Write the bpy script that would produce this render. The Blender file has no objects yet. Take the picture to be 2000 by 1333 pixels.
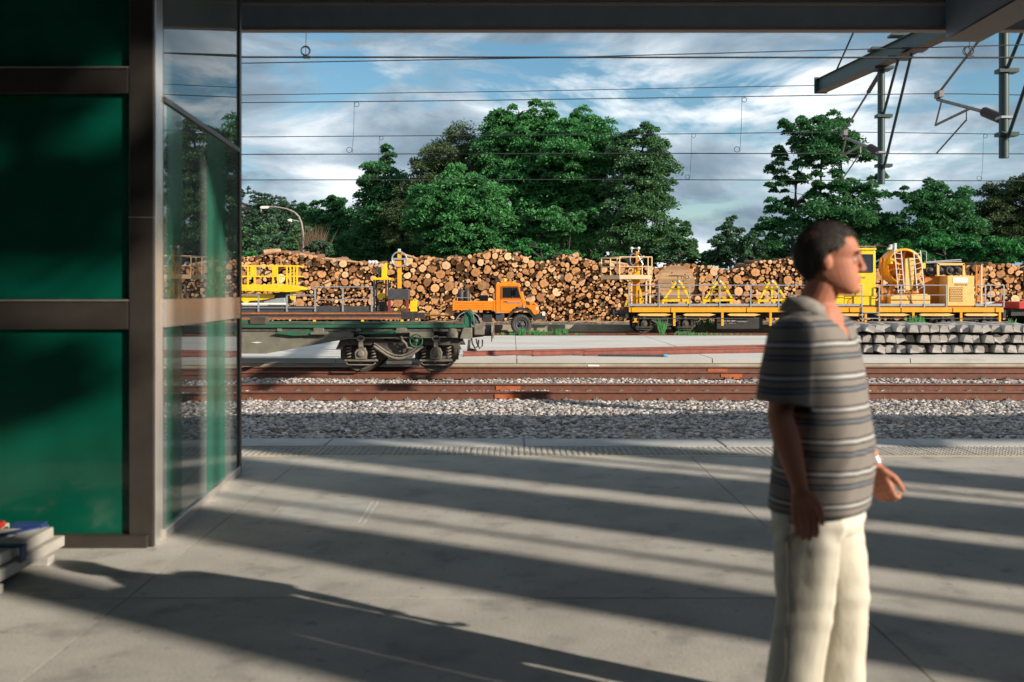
import bpy, bmesh, math, random
import numpy as np
from mathutils import Vector, Matrix, noise as mnoise

random.seed(7)
rng = np.random.default_rng(11)
R = math.radians
scene = bpy.context.scene
COL = scene.collection

# ------------------------------------------------------------------ camera, sky, sun, exposure
F, CX, HY, CZ = 1944.4, 1000.0, 570.0, 1.54          # focal length in photo pixels, vanishing point, eye height
cam_d = bpy.data.cameras.new('camera')
cam_d.lens = 35; cam_d.sensor_width = 36; cam_d.shift_y = -96.5 / 2000
cam_d.clip_start = 0.05; cam_d.clip_end = 6000
cam_d.dof.use_dof = True; cam_d.dof.focus_distance = 46; cam_d.dof.aperture_fstop = 2.4
cam = bpy.data.objects.new('camera', cam_d); COL.objects.link(cam)
cam.location = (0, 0, CZ); cam.rotation_euler = (R(90), 0, 0)
scene.camera = cam

AZ, EL = R(30.5), R(22.6)
SUN = Vector((math.cos(AZ) * math.cos(EL), -math.sin(AZ) * math.cos(EL), math.sin(EL)))
sd = bpy.data.lights.new('sun', 'SUN'); sd.energy = 5.0; sd.angle = R(0.53); sd.color = (1.0, 0.885, 0.735)
so = bpy.data.objects.new('sun', sd); COL.objects.link(so)
so.rotation_euler = SUN.to_track_quat('Z', 'Y').to_euler(); so.location = (30, -20, 30)

world = bpy.data.worlds.new('World'); scene.world = world; world.use_nodes = True
def build_world():
    nt = world.node_tree; N = nt.nodes; L = nt.links; N.clear()
    out = N.new('ShaderNodeOutputWorld'); bg = N.new('ShaderNodeBackground'); bg2 = N.new('ShaderNodeBackground')
    mixs = N.new('ShaderNodeMixShader')
    sky = N.new('ShaderNodeTexSky'); sky.sky_type = 'NISHITA'; sky.sun_disc = False
    sky.sun_elevation = EL; sky.sun_rotation = R(120.5); sky.air_density = 1.0; sky.dust_density = 0.4; sky.ozone_density = 2.4
    hs = N.new('ShaderNodeHueSaturation'); hs.inputs['Saturation'].default_value = 1.15; hs.inputs['Hue'].default_value = 0.485
    L.new(sky.outputs[0], hs.inputs['Color']); L.new(hs.outputs[0], bg.inputs[0]); bg.inputs[1].default_value = 0.08
    tc = N.new('ShaderNodeTexCoord')
    def noise(scale, det, rough, dist, loc, sc):
        m = N.new('ShaderNodeMapping'); m.inputs['Location'].default_value = loc; m.inputs['Scale'].default_value = sc
        L.new(tc.outputs['Generated'], m.inputs[0])
        t = N.new('ShaderNodeTexNoise'); t.inputs['Scale'].default_value = scale; t.inputs['Detail'].default_value = det
        t.inputs['Roughness'].default_value = rough; t.inputs['Distortion'].default_value = dist
        L.new(m.outputs[0], t.inputs['Vector']); return t
    def ramp(src, stops):
        r = N.new('ShaderNodeValToRGB'); e = r.color_ramp.elements
        while len(e) < len(stops): e.new(0.5)
        for k, (p, c) in enumerate(stops): e[k].position = p; e[k].color = (c[0], c[1], c[2], 1)
        L.new(src, r.inputs[0]); return r
    cover = noise(3.4, 8, 0.58, 0.5, (0.37, 0.1, 0.22), (1.0, 1.0, 3.2))
    rc = ramp(cover.outputs['Fac'], [(0.375, (0, 0, 0)), (0.455, (1, 1, 1))])
    shade = noise(4.2, 9, 0.56, 0.35, (1.9, 0.7, 0.65), (1.0, 1.0, 2.6))
    rs = ramp(shade.outputs['Fac'], [(0.35, (0.12, 0.175, 0.225)), (0.44, (0.185, 0.25, 0.31)), (0.52, (0.32, 0.39, 0.45)), (0.62, (0.64, 0.68, 0.71))])
    L.new(rs.outputs[0], bg2.inputs[0]); bg2.inputs[1].default_value = 1.0
    L.new(rc.outputs[0], mixs.inputs[0]); L.new(bg.outputs[0], mixs.inputs[1]); L.new(bg2.outputs[0], mixs.inputs[2])
    L.new(mixs.outputs[0], out.inputs[0])
build_world()
vs = scene.view_settings
vs.view_transform = 'Standard'; vs.look = 'None'; vs.exposure = 0.68; vs.gamma = 1.0; vs.use_curve_mapping = False
scene.cycles.max_bounces = 6; scene.cycles.diffuse_bounces = 3; scene.cycles.transparent_max_bounces = 12
scene.cycles.use_denoising = True

# ------------------------------------------------------------------ helpers
def at(px, py, Y):
    return Vector(((px - CX) / F * Y, Y, CZ + (HY - py) / F * Y))
def ax(px, Y): return (px - CX) / F * Y
def az(py, Y): return CZ + (HY - py) / F * Y

class MB:
    """collects shapes for one mesh object"""
    def __init__(s): s.v = []; s.f = []; s.m = []; s.sm = []
    def add(s, vs_, fs, mi=0, smooth=False):
        o = len(s.v); s.v += [tuple(p) for p in vs_]
        for f in fs: s.f.append(tuple(i + o for i in f)); s.m.append(mi); s.sm.append(smooth)
        return s
    def box(s, x0, x1, y0, y1, z0, z1, mi=0):
        return s.add([(x0,y0,z0),(x1,y0,z0),(x1,y1,z0),(x0,y1,z0),(x0,y0,z1),(x1,y0,z1),(x1,y1,z1),(x0,y1,z1)],
                     [(0,3,2,1),(4,5,6,7),(0,1,5,4),(1,2,6,5),(2,3,7,6),(3,0,4,7)], mi)
    def bp(s, px0, py0, px1, py1, Y, d, mi=0):          # box whose front face stands at distance Y
        return s.box(ax(px0, Y), ax(px1, Y), Y, Y + d, az(py1, Y), az(py0, Y), mi)
    def beam(s, a, b, w, h, mi=0, up=(0,0,1)):
        a = Vector(a); b = Vector(b); d = (b - a).normalized(); u = Vector(up)
        if abs(d.dot(u)) > 0.98: u = Vector((0,1,0))
        x = d.cross(u).normalized() * w / 2; z = x.cross(d).normalized() * h / 2
        vv = [a-x-z, a+x-z, a+x+z, a-x+z, b-x-z, b+x-z, b+x+z, b-x+z]
        return s.add(vv, [(0,1,2,3),(4,7,6,5),(0,4,5,1),(1,5,6,2),(2,6,7,3),(3,7,4,0)], mi)
    def tube(s, pts, r, n=8, mi=0, smooth=True, caps=True):
        pts = [Vector(p) for p in pts]; rr = r if isinstance(r, (list, tuple)) else [r] * len(pts)
        vv = []; ff = []; prev = None
        for k, p in enumerate(pts):
            d = (pts[min(k+1, len(pts)-1)] - pts[max(k-1, 0)])
            d = d.normalized() if d.length > 1e-9 else Vector((0,0,1))
            if prev is None:
                u = Vector((0,0,1)) if abs(d.z) < 0.9 else Vector((0,1,0))
                x = d.cross(u).normalized()
            else:
                x = (prev - d * prev.dot(d)).normalized()
            prev = x; y = d.cross(x)
            for j in range(n):
                a = 2 * math.pi * j / n; vv.append(p + (x * math.cos(a) + y * math.sin(a)) * rr[k])
        for k in range(len(pts) - 1):
            for j in range(n):
                a = k*n + j; b = k*n + (j+1) % n; ff.append((a, b, b+n, a+n))
        s.add(vv, ff, mi, smooth)
        if caps:
            s.add(vv[:n], [tuple(range(n-1, -1, -1))], mi); s.add(vv[-n:], [tuple(range(n))], mi)
        return s
    def prism(s, pts, y0, y1, mi=0):                    # polygon in (x, z) pushed through in y
        n = len(pts); area = sum(pts[i][0]*pts[(i+1)%n][1] - pts[(i+1)%n][0]*pts[i][1] for i in range(n))
        if area < 0: pts = pts[::-1]
        vv = [(x, y0, z) for x, z in pts] + [(x, y1, z) for x, z in pts]
        ff = [tuple(range(n)), tuple(range(2*n-1, n-1, -1))] + [(i, i+n, (i+1)%n+n, (i+1)%n) for i in range(n)]
        return s.add(vv, ff, mi)
    def pp(s, pts, Y, d, mi=0): return s.prism([(ax(x, Y), az(y, Y)) for x, y in pts], Y, Y + d, mi)
    def lathe(s, c, prof, n=24, axis='Y', mi=0, smooth=True):   # prof: list of (radius, offset along axis)
        vv = []; ff = []; c = Vector(c)
        for r, t in prof:
            for j in range(n):
                a = 2*math.pi*j/n; p = (r*math.cos(a), r*math.sin(a))
                vv.append(c + (Vector((p[0], t, p[1])) if axis == 'Y' else Vector((p[0], p[1], t)) if axis == 'Z' else Vector((t, p[0], p[1]))))
        for k in range(len(prof)-1):
            for j in range(n):
                a = k*n+j; b = k*n+(j+1) % n; ff.append((a, a+n, b+n, b))
        return s.add(vv, ff, mi, smooth)
    def ell(s, c, r, n=12, m=8, mi=0):
        vv = []; ff = []
        for i in range(m+1):
            th = math.pi*i/m
            for j in range(n):
                a = 2*math.pi*j/n
                vv.append((c[0]+r[0]*math.sin(th)*math.cos(a), c[1]+r[1]*math.sin(th)*math.sin(a), c[2]+r[2]*math.cos(th)))
        for i in range(m):
            for j in range(n):
                a = i*n+j; b = i*n+(j+1) % n; ff.append((a, a+n, b+n, b))
        return s.add(vv, ff, mi, True)
    def torus(s, c, R0, r0, axis='Y', n=32, k=8, mi=0, sx=1.0):
        pts = []
        for j in range(n+1):
            a = 2*math.pi*j/n; p = (R0*math.cos(a)*sx, R0*math.sin(a))
            pts.append(Vector(c) + (Vector((p[0], 0, p[1])) if axis == 'Y' else Vector((p[0], p[1], 0)) if axis == 'Z' else Vector((0, p[0], p[1]))))
        return s.tube(pts, r0, k, mi, True, False)
    def mesh(s, name, mats):
        me = bpy.data.meshes.new(name); me.from_pydata(s.v, [], s.f)
        for m in (mats if isinstance(mats, (list, tuple)) else [mats]): me.materials.append(m)
        me.polygons.foreach_set('material_index', s.m); me.polygons.foreach_set('use_smooth', s.sm); me.update()
        return me
    def build(s, name, mats, parent=None, bevel=0):
        o = bpy.data.objects.new(name, s.mesh(name, mats)); COL.objects.link(o)
        if bevel:
            b = o.modifiers.new('bevel', 'BEVEL'); b.width = bevel; b.segments = 2; b.limit_method = 'ANGLE'; b.angle_limit = R(40)
        adopt(o, parent); return o

def adopt(o, parent):
    if parent is None: return o
    o.parent = parent
    if parent.type == 'EMPTY': o.matrix_parent_inverse = Matrix.Translation(-Vector(parent.location))
    return o
def tag(o, label, cat, group=None):
    o['label'] = label; o['category'] = cat
    if group: o['group'] = group
    return o
def thing(name, label, cat, loc, group=None):
    o = bpy.data.objects.new(name, None); COL.objects.link(o); o.location = loc; o.empty_display_size = 0.3
    return tag(o, label, cat, group)
def kind(o, k, label=None):
    o['kind'] = k
    if label: o['label'] = label
    return o
def np_mesh(name, V, Fq, mats, smooth=False):
    me = bpy.data.meshes.new(name); V = np.asarray(V, np.float32); Fq = np.asarray(Fq, np.int32); k = Fq.shape[1]
    me.vertices.add(len(V)); me.vertices.foreach_set('co', V.ravel())
    me.loops.add(Fq.size); me.loops.foreach_set('vertex_index', Fq.ravel())
    me.polygons.add(len(Fq)); me.polygons.foreach_set('loop_start', np.arange(0, Fq.size, k, dtype=np.int32))
    me.polygons.foreach_set('loop_total', np.full(len(Fq), k, np.int32))
    if smooth: me.polygons.foreach_set('use_smooth', np.ones(len(Fq), bool))
    for m in (mats if isinstance(mats, (list, tuple)) else [mats]): me.materials.append(m)
    me.update(calc_edges=True); me.validate(); return me
def text_part(name, body, size, loc, mat, parent, width=None, yaw=0.0):
    cu = bpy.data.curves.new(name, 'FONT'); cu.body = body; cu.size = size; cu.extrude = 0.002; cu.align_x = 'CENTER'; cu.align_y = 'CENTER'
    tmp = bpy.data.objects.new(name, cu); COL.objects.link(tmp)
    bpy.context.view_layer.update()
    me = bpy.data.meshes.new_from_object(tmp.evaluated_get(bpy.context.evaluated_depsgraph_get()))
    bpy.data.objects.remove(tmp)
    xs = [v.co.x for v in me.vertices]; w = (max(xs) - min(xs)) or 1
    sx = width / w if width else 1
    me.transform(Matrix.Translation(Vector(loc)) @ Matrix.Rotation(yaw, 4, 'Z') @ Matrix.Rotation(R(90), 4, 'X') @ Matrix.Diagonal((sx, 1, 1, 1)))
    me.materials.clear(); me.materials.append(mat)
    o = bpy.data.objects.new(name, me); COL.objects.link(o); return adopt(o, parent)

# ------------------------------------------------------------------ materials
def mat(name, c1, c2=None, scale=4.0, rough=0.6, metal=0.0, bump=0.0, bscale=40.0, spec=0.5, det=5, lo=0.35, hi=0.65,
        isl=0.0, stretch=(1,1,1), coat=0.0, c3=None, c3scale=12, c3lo=0.6, c3hi=0.7, bdist=0.01, speck=0.0):
    m = bpy.data.materials.new(name); m.use_nodes = True; nt = m.node_tree; N = nt.nodes; L = nt.links
    b = N['Principled BSDF']; b.inputs['Roughness'].default_value = rough; b.inputs['Metallic'].default_value = metal
    b.inputs['Specular IOR Level'].default_value = spec; b.inputs['Coat Weight'].default_value = coat
    b.inputs['Base Color'].default_value = (*c1, 1)
    tc = N.new('ShaderNodeTexCoord'); mp = N.new('ShaderNodeMapping'); mp.inputs['Scale'].default_value = stretch
    L.new(tc.outputs['Object'], mp.inputs[0])
    def noise(sc, d=5):
        t = N.new('ShaderNodeTexNoise'); t.inputs['Scale'].default_value = sc; t.inputs['Detail'].default_value = d
        t.inputs['Roughness'].default_value = 0.6
        L.new(mp.outputs[0], t.inputs['Vector']); return t.outputs['Fac']
    def rng_(src, a, c):
        r = N.new('ShaderNodeMapRange'); r.inputs['From Min'].default_value = a; r.inputs['From Max'].default_value = c
        L.new(src, r.inputs['Value']); return r.outputs[0]
    def mixc(f, a, c):
        mx = N.new('ShaderNodeMix'); mx.data_type = 'RGBA'
        L.new(f, mx.inputs[0])
        for s_, v in ((6, a), (7, c)):
            if isinstance(v, tuple): mx.inputs[s_].default_value = (*v, 1)
            else: L.new(v, mx.inputs[s_])
        return mx.outputs[2]
    col = None
    if c2 is not None: col = mixc(rng_(noise(scale, det), lo, hi), c1, c2)
    if c3 is not None: col = mixc(rng_(noise(c3scale, 6), c3lo, c3hi), col if col else c1, c3)
    if speck > 0:
        for sc_, lo_, hi_ in ((70, 0.56, 0.70), (9, 0.66, 0.70)):
            mr_ = N.new('ShaderNodeMapRange'); mr_.inputs['From Min'].default_value = lo_; mr_.inputs['From Max'].default_value = hi_; mr_.inputs['To Max'].default_value = speck
            L.new(noise(sc_, 2), mr_.inputs['Value']); col = mixc(mr_.outputs[0], col, tuple(v*0.45 for v in c1))
    if isl > 0:
        g = N.new('ShaderNodeNewGeometry'); oi = N.new('ShaderNodeObjectInfo')
        ad = N.new('ShaderNodeMath'); ad.operation = 'ADD'; L.new(g.outputs['Random Per Island'], ad.inputs[0]); L.new(oi.outputs['Random'], ad.inputs[1])
        fr = N.new('ShaderNodeMath'); fr.operation = 'FRACT'; L.new(ad.outputs[0], fr.inputs[0])
        mr = N.new('ShaderNodeMapRange'); mr.inputs['To Min'].default_value = 1 - isl; mr.inputs['To Max'].default_value = 1 + isl
        L.new(fr.outputs[0], mr.inputs['Value'])
        hs = N.new('ShaderNodeHueSaturation'); L.new(mr.outputs[0], hs.inputs['Value'])
        if col: L.new(col, hs.inputs['Color'])
        else: hs.inputs['Color'].default_value = (*c1, 1)
        col = hs.outputs[0]
    if col: L.new(col, b.inputs['Base Color'])
    if bump:
        bn = N.new('ShaderNodeBump'); bn.inputs['Strength'].default_value = bump; bn.inputs['Distance'].default_value = bdist
        L.new(noise(bscale, 6), bn.inputs['Height']); L.new(bn.outputs[0], b.inputs['Normal'])
    return m

M = {}
M['concrete'] = mat('platform concrete', (0.42,0.405,0.375), (0.31,0.30,0.28), 1.6, 0.7, bump=0.3, bscale=60, c3=(0.20,0.19,0.175), c3scale=3.2, c3lo=0.56, c3hi=0.80, isl=0.05, det=9, spec=0.12, speck=0.55)
M['coping'] = mat('coping concrete', (0.44,0.44,0.43), (0.35,0.35,0.345), 3, 0.7, spec=0.12, bump=0.2, isl=0.06)
M['tactile'] = mat('tactile tile', (0.38,0.37,0.345), (0.29,0.285,0.27), 6, 0.7, spec=0.12, bump=0.2, isl=0.08)
M['yellow_line'] = mat('worn yellow line', (0.62,0.45,0.16), (0.45,0.38,0.26), 9, 0.6)
M['manhole'] = mat('manhole steel', (0.385,0.38,0.365), (0.31,0.305,0.295), 8, 0.6, spec=0.2)
M['yard'] = mat('yard ground', (0.22,0.19,0.155), (0.15,0.135,0.11), 0.8, 0.95, bump=0.5, bscale=14, c3=(0.09,0.11,0.05), c3scale=0.3, bdist=0.03)
M['farslab'] = mat('loading slab concrete', (0.50,0.48,0.45), (0.40,0.385,0.36), 0.7, 0.8, bump=0.15, bscale=30, c3=(0.33,0.31,0.28), c3scale=2.5, c3lo=0.6, c3hi=0.8, stretch=(0.35,1,1))
M['farface'] = mat('slab edge concrete', (0.40,0.365,0.28), (0.26,0.235,0.17), 2.2, 0.9, bump=0.3, bscale=25, stretch=(0.6,1,1.5))
M['bed'] = mat('ballast bed', (0.13,0.12,0.11), (0.08,0.075,0.07), 12, 0.95, bump=0.6, bscale=20, bdist=0.03)
M['stone'] = mat('ballast stone', (0.32,0.295,0.28), (0.245,0.225,0.215), 5, 0.9, spec=0.2, isl=0.7, c3=(0.36,0.25,0.17), c3scale=3.1, c3lo=0.58, c3hi=0.68)
M['rail'] = mat('rusty rail', (0.165,0.058,0.032), (0.11,0.042,0.027), 7, 0.75, bump=0.15, c3=(0.21,0.085,0.04), c3scale=2.5)
M['railtop'] = mat('rail head', (0.20,0.10,0.07), (0.14,0.07,0.05), 9, 0.5, metal=0.4)
M['joint'] = mat('fresh rust', (0.42,0.11,0.03), (0.28,0.075,0.03), 8, 0.8)
M['sleeper'] = mat('concrete sleeper', (0.37,0.345,0.32), (0.25,0.235,0.22), 5, 0.85, bump=0.5, bscale=22, isl=0.14, c3=(0.15,0.14,0.13), c3scale=3.5, c3lo=0.6, c3hi=0.72)
M['timber'] = mat('old timber', (0.10,0.075,0.055), (0.05,0.04,0.03), 8, 0.85, bump=0.4, stretch=(0.3,1,1))
M['bark'] = mat('log bark', (0.115,0.060,0.034), (0.20,0.108,0.06), 6, 0.9, bump=0.7, bscale=25, isl=0.3, bdist=0.02)
M['wood'] = mat('reel wood', (0.45,0.28,0.15), (0.33,0.19,0.10), 5, 0.75, bump=0.25, isl=0.28, stretch=(0.2,1,2.5))
M['trunk'] = mat('tree bark', (0.032,0.026,0.021), (0.055,0.047,0.039), 5, 0.9, bump=0.6)
M['green_steel'] = mat('green painted steel', (0.012,0.15,0.080), (0.03,0.085,0.055), 5, 0.55, bump=0.1, c3=(0.10,0.055,0.035), c3scale=9, c3lo=0.58, c3hi=0.66)
M['grey_green'] = mat('weathered grey green', (0.185,0.18,0.135), (0.125,0.12,0.09), 3.5, 0.8, bump=0.15, c3=(0.16,0.10,0.07), c3scale=8, c3lo=0.62, c3hi=0.72)
M['grime'] = mat('grimy running gear', (0.055,0.048,0.04), (0.10,0.085,0.068), 7, 0.75, bump=0.3)
M['dust'] = mat('dusty casting', (0.20,0.175,0.14), (0.11,0.095,0.075), 8, 0.85, bump=0.3)
M['black'] = mat('black steel', (0.018,0.018,0.019), (0.035,0.032,0.03), 6, 0.6)
M['tyre_steel'] = mat('worn wheel steel', (0.16,0.14,0.12), (0.09,0.08,0.07), 6, 0.4, metal=0.7)
M['rust'] = mat('rust brown steel', (0.36,0.125,0.045), (0.24,0.08,0.033), 6, 0.8, bump=0.15)
M['redrust'] = mat('oxide red rail', (0.21,0.06,0.04), (0.14,0.045,0.033), 5, 0.8, bump=0.1, isl=0.1)
M['darkgrey'] = mat('dark grey steel', (0.055,0.058,0.065), (0.035,0.036,0.04), 6, 0.6)
M['galv'] = mat('galvanised steel', (0.38,0.40,0.42), (0.30,0.31,0.33), 9, 0.45, metal=0.35)
M['alu'] = mat('aluminium ladder', (0.72,0.72,0.71), None, 5, 0.35, metal=0.4)
M['yellow'] = mat('bright yellow paint', (0.84,0.56,0.012), (0.76,0.48,0.01), 3, 0.4, coat=0.2, bump=0.05, c3=(0.45,0.27,0.03), c3scale=11, c3lo=0.56, c3hi=0.80)
M['amber'] = mat('amber machine paint', (0.82,0.37,0.015), (0.72,0.30,0.012), 2.5, 0.42, coat=0.15, bump=0.05, c3=(0.36,0.17,0.04), c3scale=10, c3lo=0.56, c3hi=0.80)
M['cream'] = mat('faded yellow paint', (0.80,0.50,0.17), (0.72,0.42,0.12), 3, 0.5, c3=(0.42,0.25,0.09), c3scale=10, c3lo=0.56, c3hi=0.80)
M['palecream'] = mat('cream basket paint', (0.80,0.56,0.33), (0.70,0.47,0.25), 4, 0.5)
M['deepamber'] = mat('deep orange paint and shaded amber', (0.58,0.20,0.012), (0.46,0.15,0.012), 4, 0.5)  # deep orange parts; also stands for amber paint in shade
M['orange'] = mat('orange truck paint', (0.86,0.245,0.012), (0.78,0.21,0.012), 2.5, 0.35, coat=0.3, c3=(0.50,0.15,0.02), c3scale=9, c3lo=0.56, c3hi=0.80)
M['glass_dark'] = mat('vehicle glass', (0.015,0.018,0.02), None, rough=0.06, spec=0.9)
M['rubber'] = mat('tyre rubber', (0.035,0.033,0.031), (0.075,0.068,0.06), 10, 0.85, bump=0.3)
M['plastic'] = mat('black plastic', (0.02,0.02,0.022), (0.035,0.034,0.034), 6, 0.55)
M['white'] = mat('white paint', (0.74,0.72,0.67), (0.62,0.60,0.55), 7, 0.6, bump=0.1)
M['oldwhite'] = mat('scuffed white boards', (0.46,0.44,0.40), (0.30,0.285,0.26), 9, 0.8, bump=0.3, isl=0.2, stretch=(1,0.3,1))
M['teal'] = mat('pale sign face', (0.55,0.68,0.62), None, rough=0.5)
M['ink'] = mat('grey lettering', (0.10,0.10,0.12), None, rough=0.6)
M['bluegrey'] = mat('blue grey lettering', (0.22,0.24,0.34), None, rough=0.6)
M['white_ink'] = mat('white stencil', (0.6,0.6,0.58), None, rough=0.7)
M['red'] = mat('red paint', (0.55,0.03,0.02), (0.4,0.03,0.02), 5, 0.5)
M['darkred'] = mat('oxide red legs', (0.20,0.03,0.03), None, rough=0.6)
M['blue'] = mat('blue strap', (0.012,0.04,0.16), (0.01,0.03,0.11), 8, 0.6)
M['bluecap'] = mat('blue pipe cap', (0.02,0.22,0.42), None, rough=0.5)
M['bronze'] = mat('dark bronze frame', (0.080,0.070,0.062), (0.06,0.053,0.048), 4, 0.38, metal=0.55, spec=0.5)
M['steel'] = mat('brushed steel trim', (0.72,0.68,0.64), (0.60,0.57,0.54), 8, 0.22, metal=0.75, stretch=(1,1,0.1))
M['green_panel'] = mat('green glass panel', (0.001,0.075,0.046), (0.001,0.05,0.031), 1.5, 0.22, spec=0.5, coat=0.3)
def film_mat():
    m = bpy.data.materials.new('green vinyl strip'); m.use_nodes = True; N = m.node_tree.nodes; L = m.node_tree.links; b = N['Principled BSDF']
    b.inputs['Base Color'].default_value = (0.004, 0.20, 0.12, 1); b.inputs['Roughness'].default_value = 0.15; b.inputs['Alpha'].default_value = 0.30; return m
M['green_film'] = film_mat()
M['canopy'] = mat('canopy steel', (0.27,0.32,0.38), (0.24,0.285,0.34), 5, 0.5, metal=0.2)
M['canopy_trim'] = mat('canopy lower trim', (0.42,0.30,0.24), None, rough=0.5)
M['mast'] = mat('catenary green steel', (0.022,0.052,0.05), (0.03,0.06,0.058), 5, 0.5)
M['mast_flange'] = mat('boom flange', (0.12,0.06,0.035), (0.07,0.045,0.035), 6, 0.6)
M['cantilever'] = mat('cantilever tube', (0.24,0.23,0.23), (0.16,0.15,0.15), 7, 0.5, metal=0.3)
M['insul'] = mat('brown insulator', (0.035,0.022,0.025), None, rough=0.3)
M['wire'] = mat('overhead wire', (0.02,0.022,0.025), None, rough=0.6)
M['shade_wall'] = mat('added shade wall', (0.05,0.055,0.062), (0.04,0.044,0.05), 2, 0.9)  # dark, cool colour of the unseen wall added for shade
M['lamp'] = mat('lamp post steel', (0.30,0.25,0.23), (0.20,0.165,0.15), 6, 0.6)
M['mesh_grille'] = mat('grille brown', (0.28,0.15,0.05), None, rough=0.7)

def leaf_mat(name, c1, c2, var=0.35, trans=0.3):
    m = bpy.data.materials.new(name); m.use_nodes = True; nt = m.node_tree; N = nt.nodes; L = nt.links; N.clear()
    out = N.new('ShaderNodeOutputMaterial'); g = N.new('ShaderNodeNewGeometry')
    mx = N.new('ShaderNodeMix'); mx.data_type = 'RGBA'; mx.inputs[6].default_value = (*c1, 1); mx.inputs[7].default_value = (*c2, 1)
    tc = N.new('ShaderNodeTexCoord'); t = N.new('ShaderNodeTexNoise'); t.inputs['Scale'].default_value = 0.55; t.inputs['Detail'].default_value = 3
    L.new(tc.outputs['Object'], t.inputs['Vector']); L.new(t.outputs['Fac'], mx.inputs[0])
    hs = N.new('ShaderNodeHueSaturation'); L.new(mx.outputs[2], hs.inputs['Color'])
    mr = N.new('ShaderNodeMapRange'); mr.inputs['To Min'].default_value = 1 - var; mr.inputs['To Max'].default_value = 1 + var
    L.new(g.outputs['Random Per Island'], mr.inputs['Value']); L.new(mr.outputs[0], hs.inputs['Value'])
    p = N.new('ShaderNodeBsdfPrincipled'); p.inputs['Roughness'].default_value = 0.55; p.inputs['Specular IOR Level'].default_value = 0.25
    tr = N.new('ShaderNodeBsdfTranslucent'); ms = N.new('ShaderNodeMixShader'); ms.inputs[0].default_value = trans
    L.new(hs.outputs[0], p.inputs['Base Color']); L.new(hs.outputs[0], tr.inputs['Color'])
    L.new(p.outputs[0], ms.inputs[1]); L.new(tr.outputs[0], ms.inputs[2]); L.new(ms.outputs[0], out.inputs[0]); return m
M['leaf_locust'] = leaf_mat('locust leaves', (0.045,0.195,0.062), (0.082,0.255,0.076))
M['leaf_deep'] = leaf_mat('deep green leaves', (0.034,0.142,0.052), (0.058,0.185,0.060))
M['leaf_olive'] = leaf_mat('olive leaves', (0.085,0.125,0.052), (0.060,0.105,0.045))
M['leaf_alder'] = leaf_mat('alder leaves', (0.062,0.160,0.068), (0.088,0.190,0.076), 0.5)
M['leaf_pale'] = leaf_mat('pale leaves', (0.075,0.16,0.085), (0.05,0.12,0.065))
M['leaf_bright'] = leaf_mat('bright bush leaves', (0.034,0.19,0.055), (0.055,0.235,0.062))
M['leaf_hill'] = leaf_mat('pine needles', (0.036,0.085,0.050), (0.052,0.105,0.056))
M['reed'] = leaf_mat('dry reed', (0.26,0.18,0.12), (0.18,0.12,0.08), 0.4, 0.2)

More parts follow.
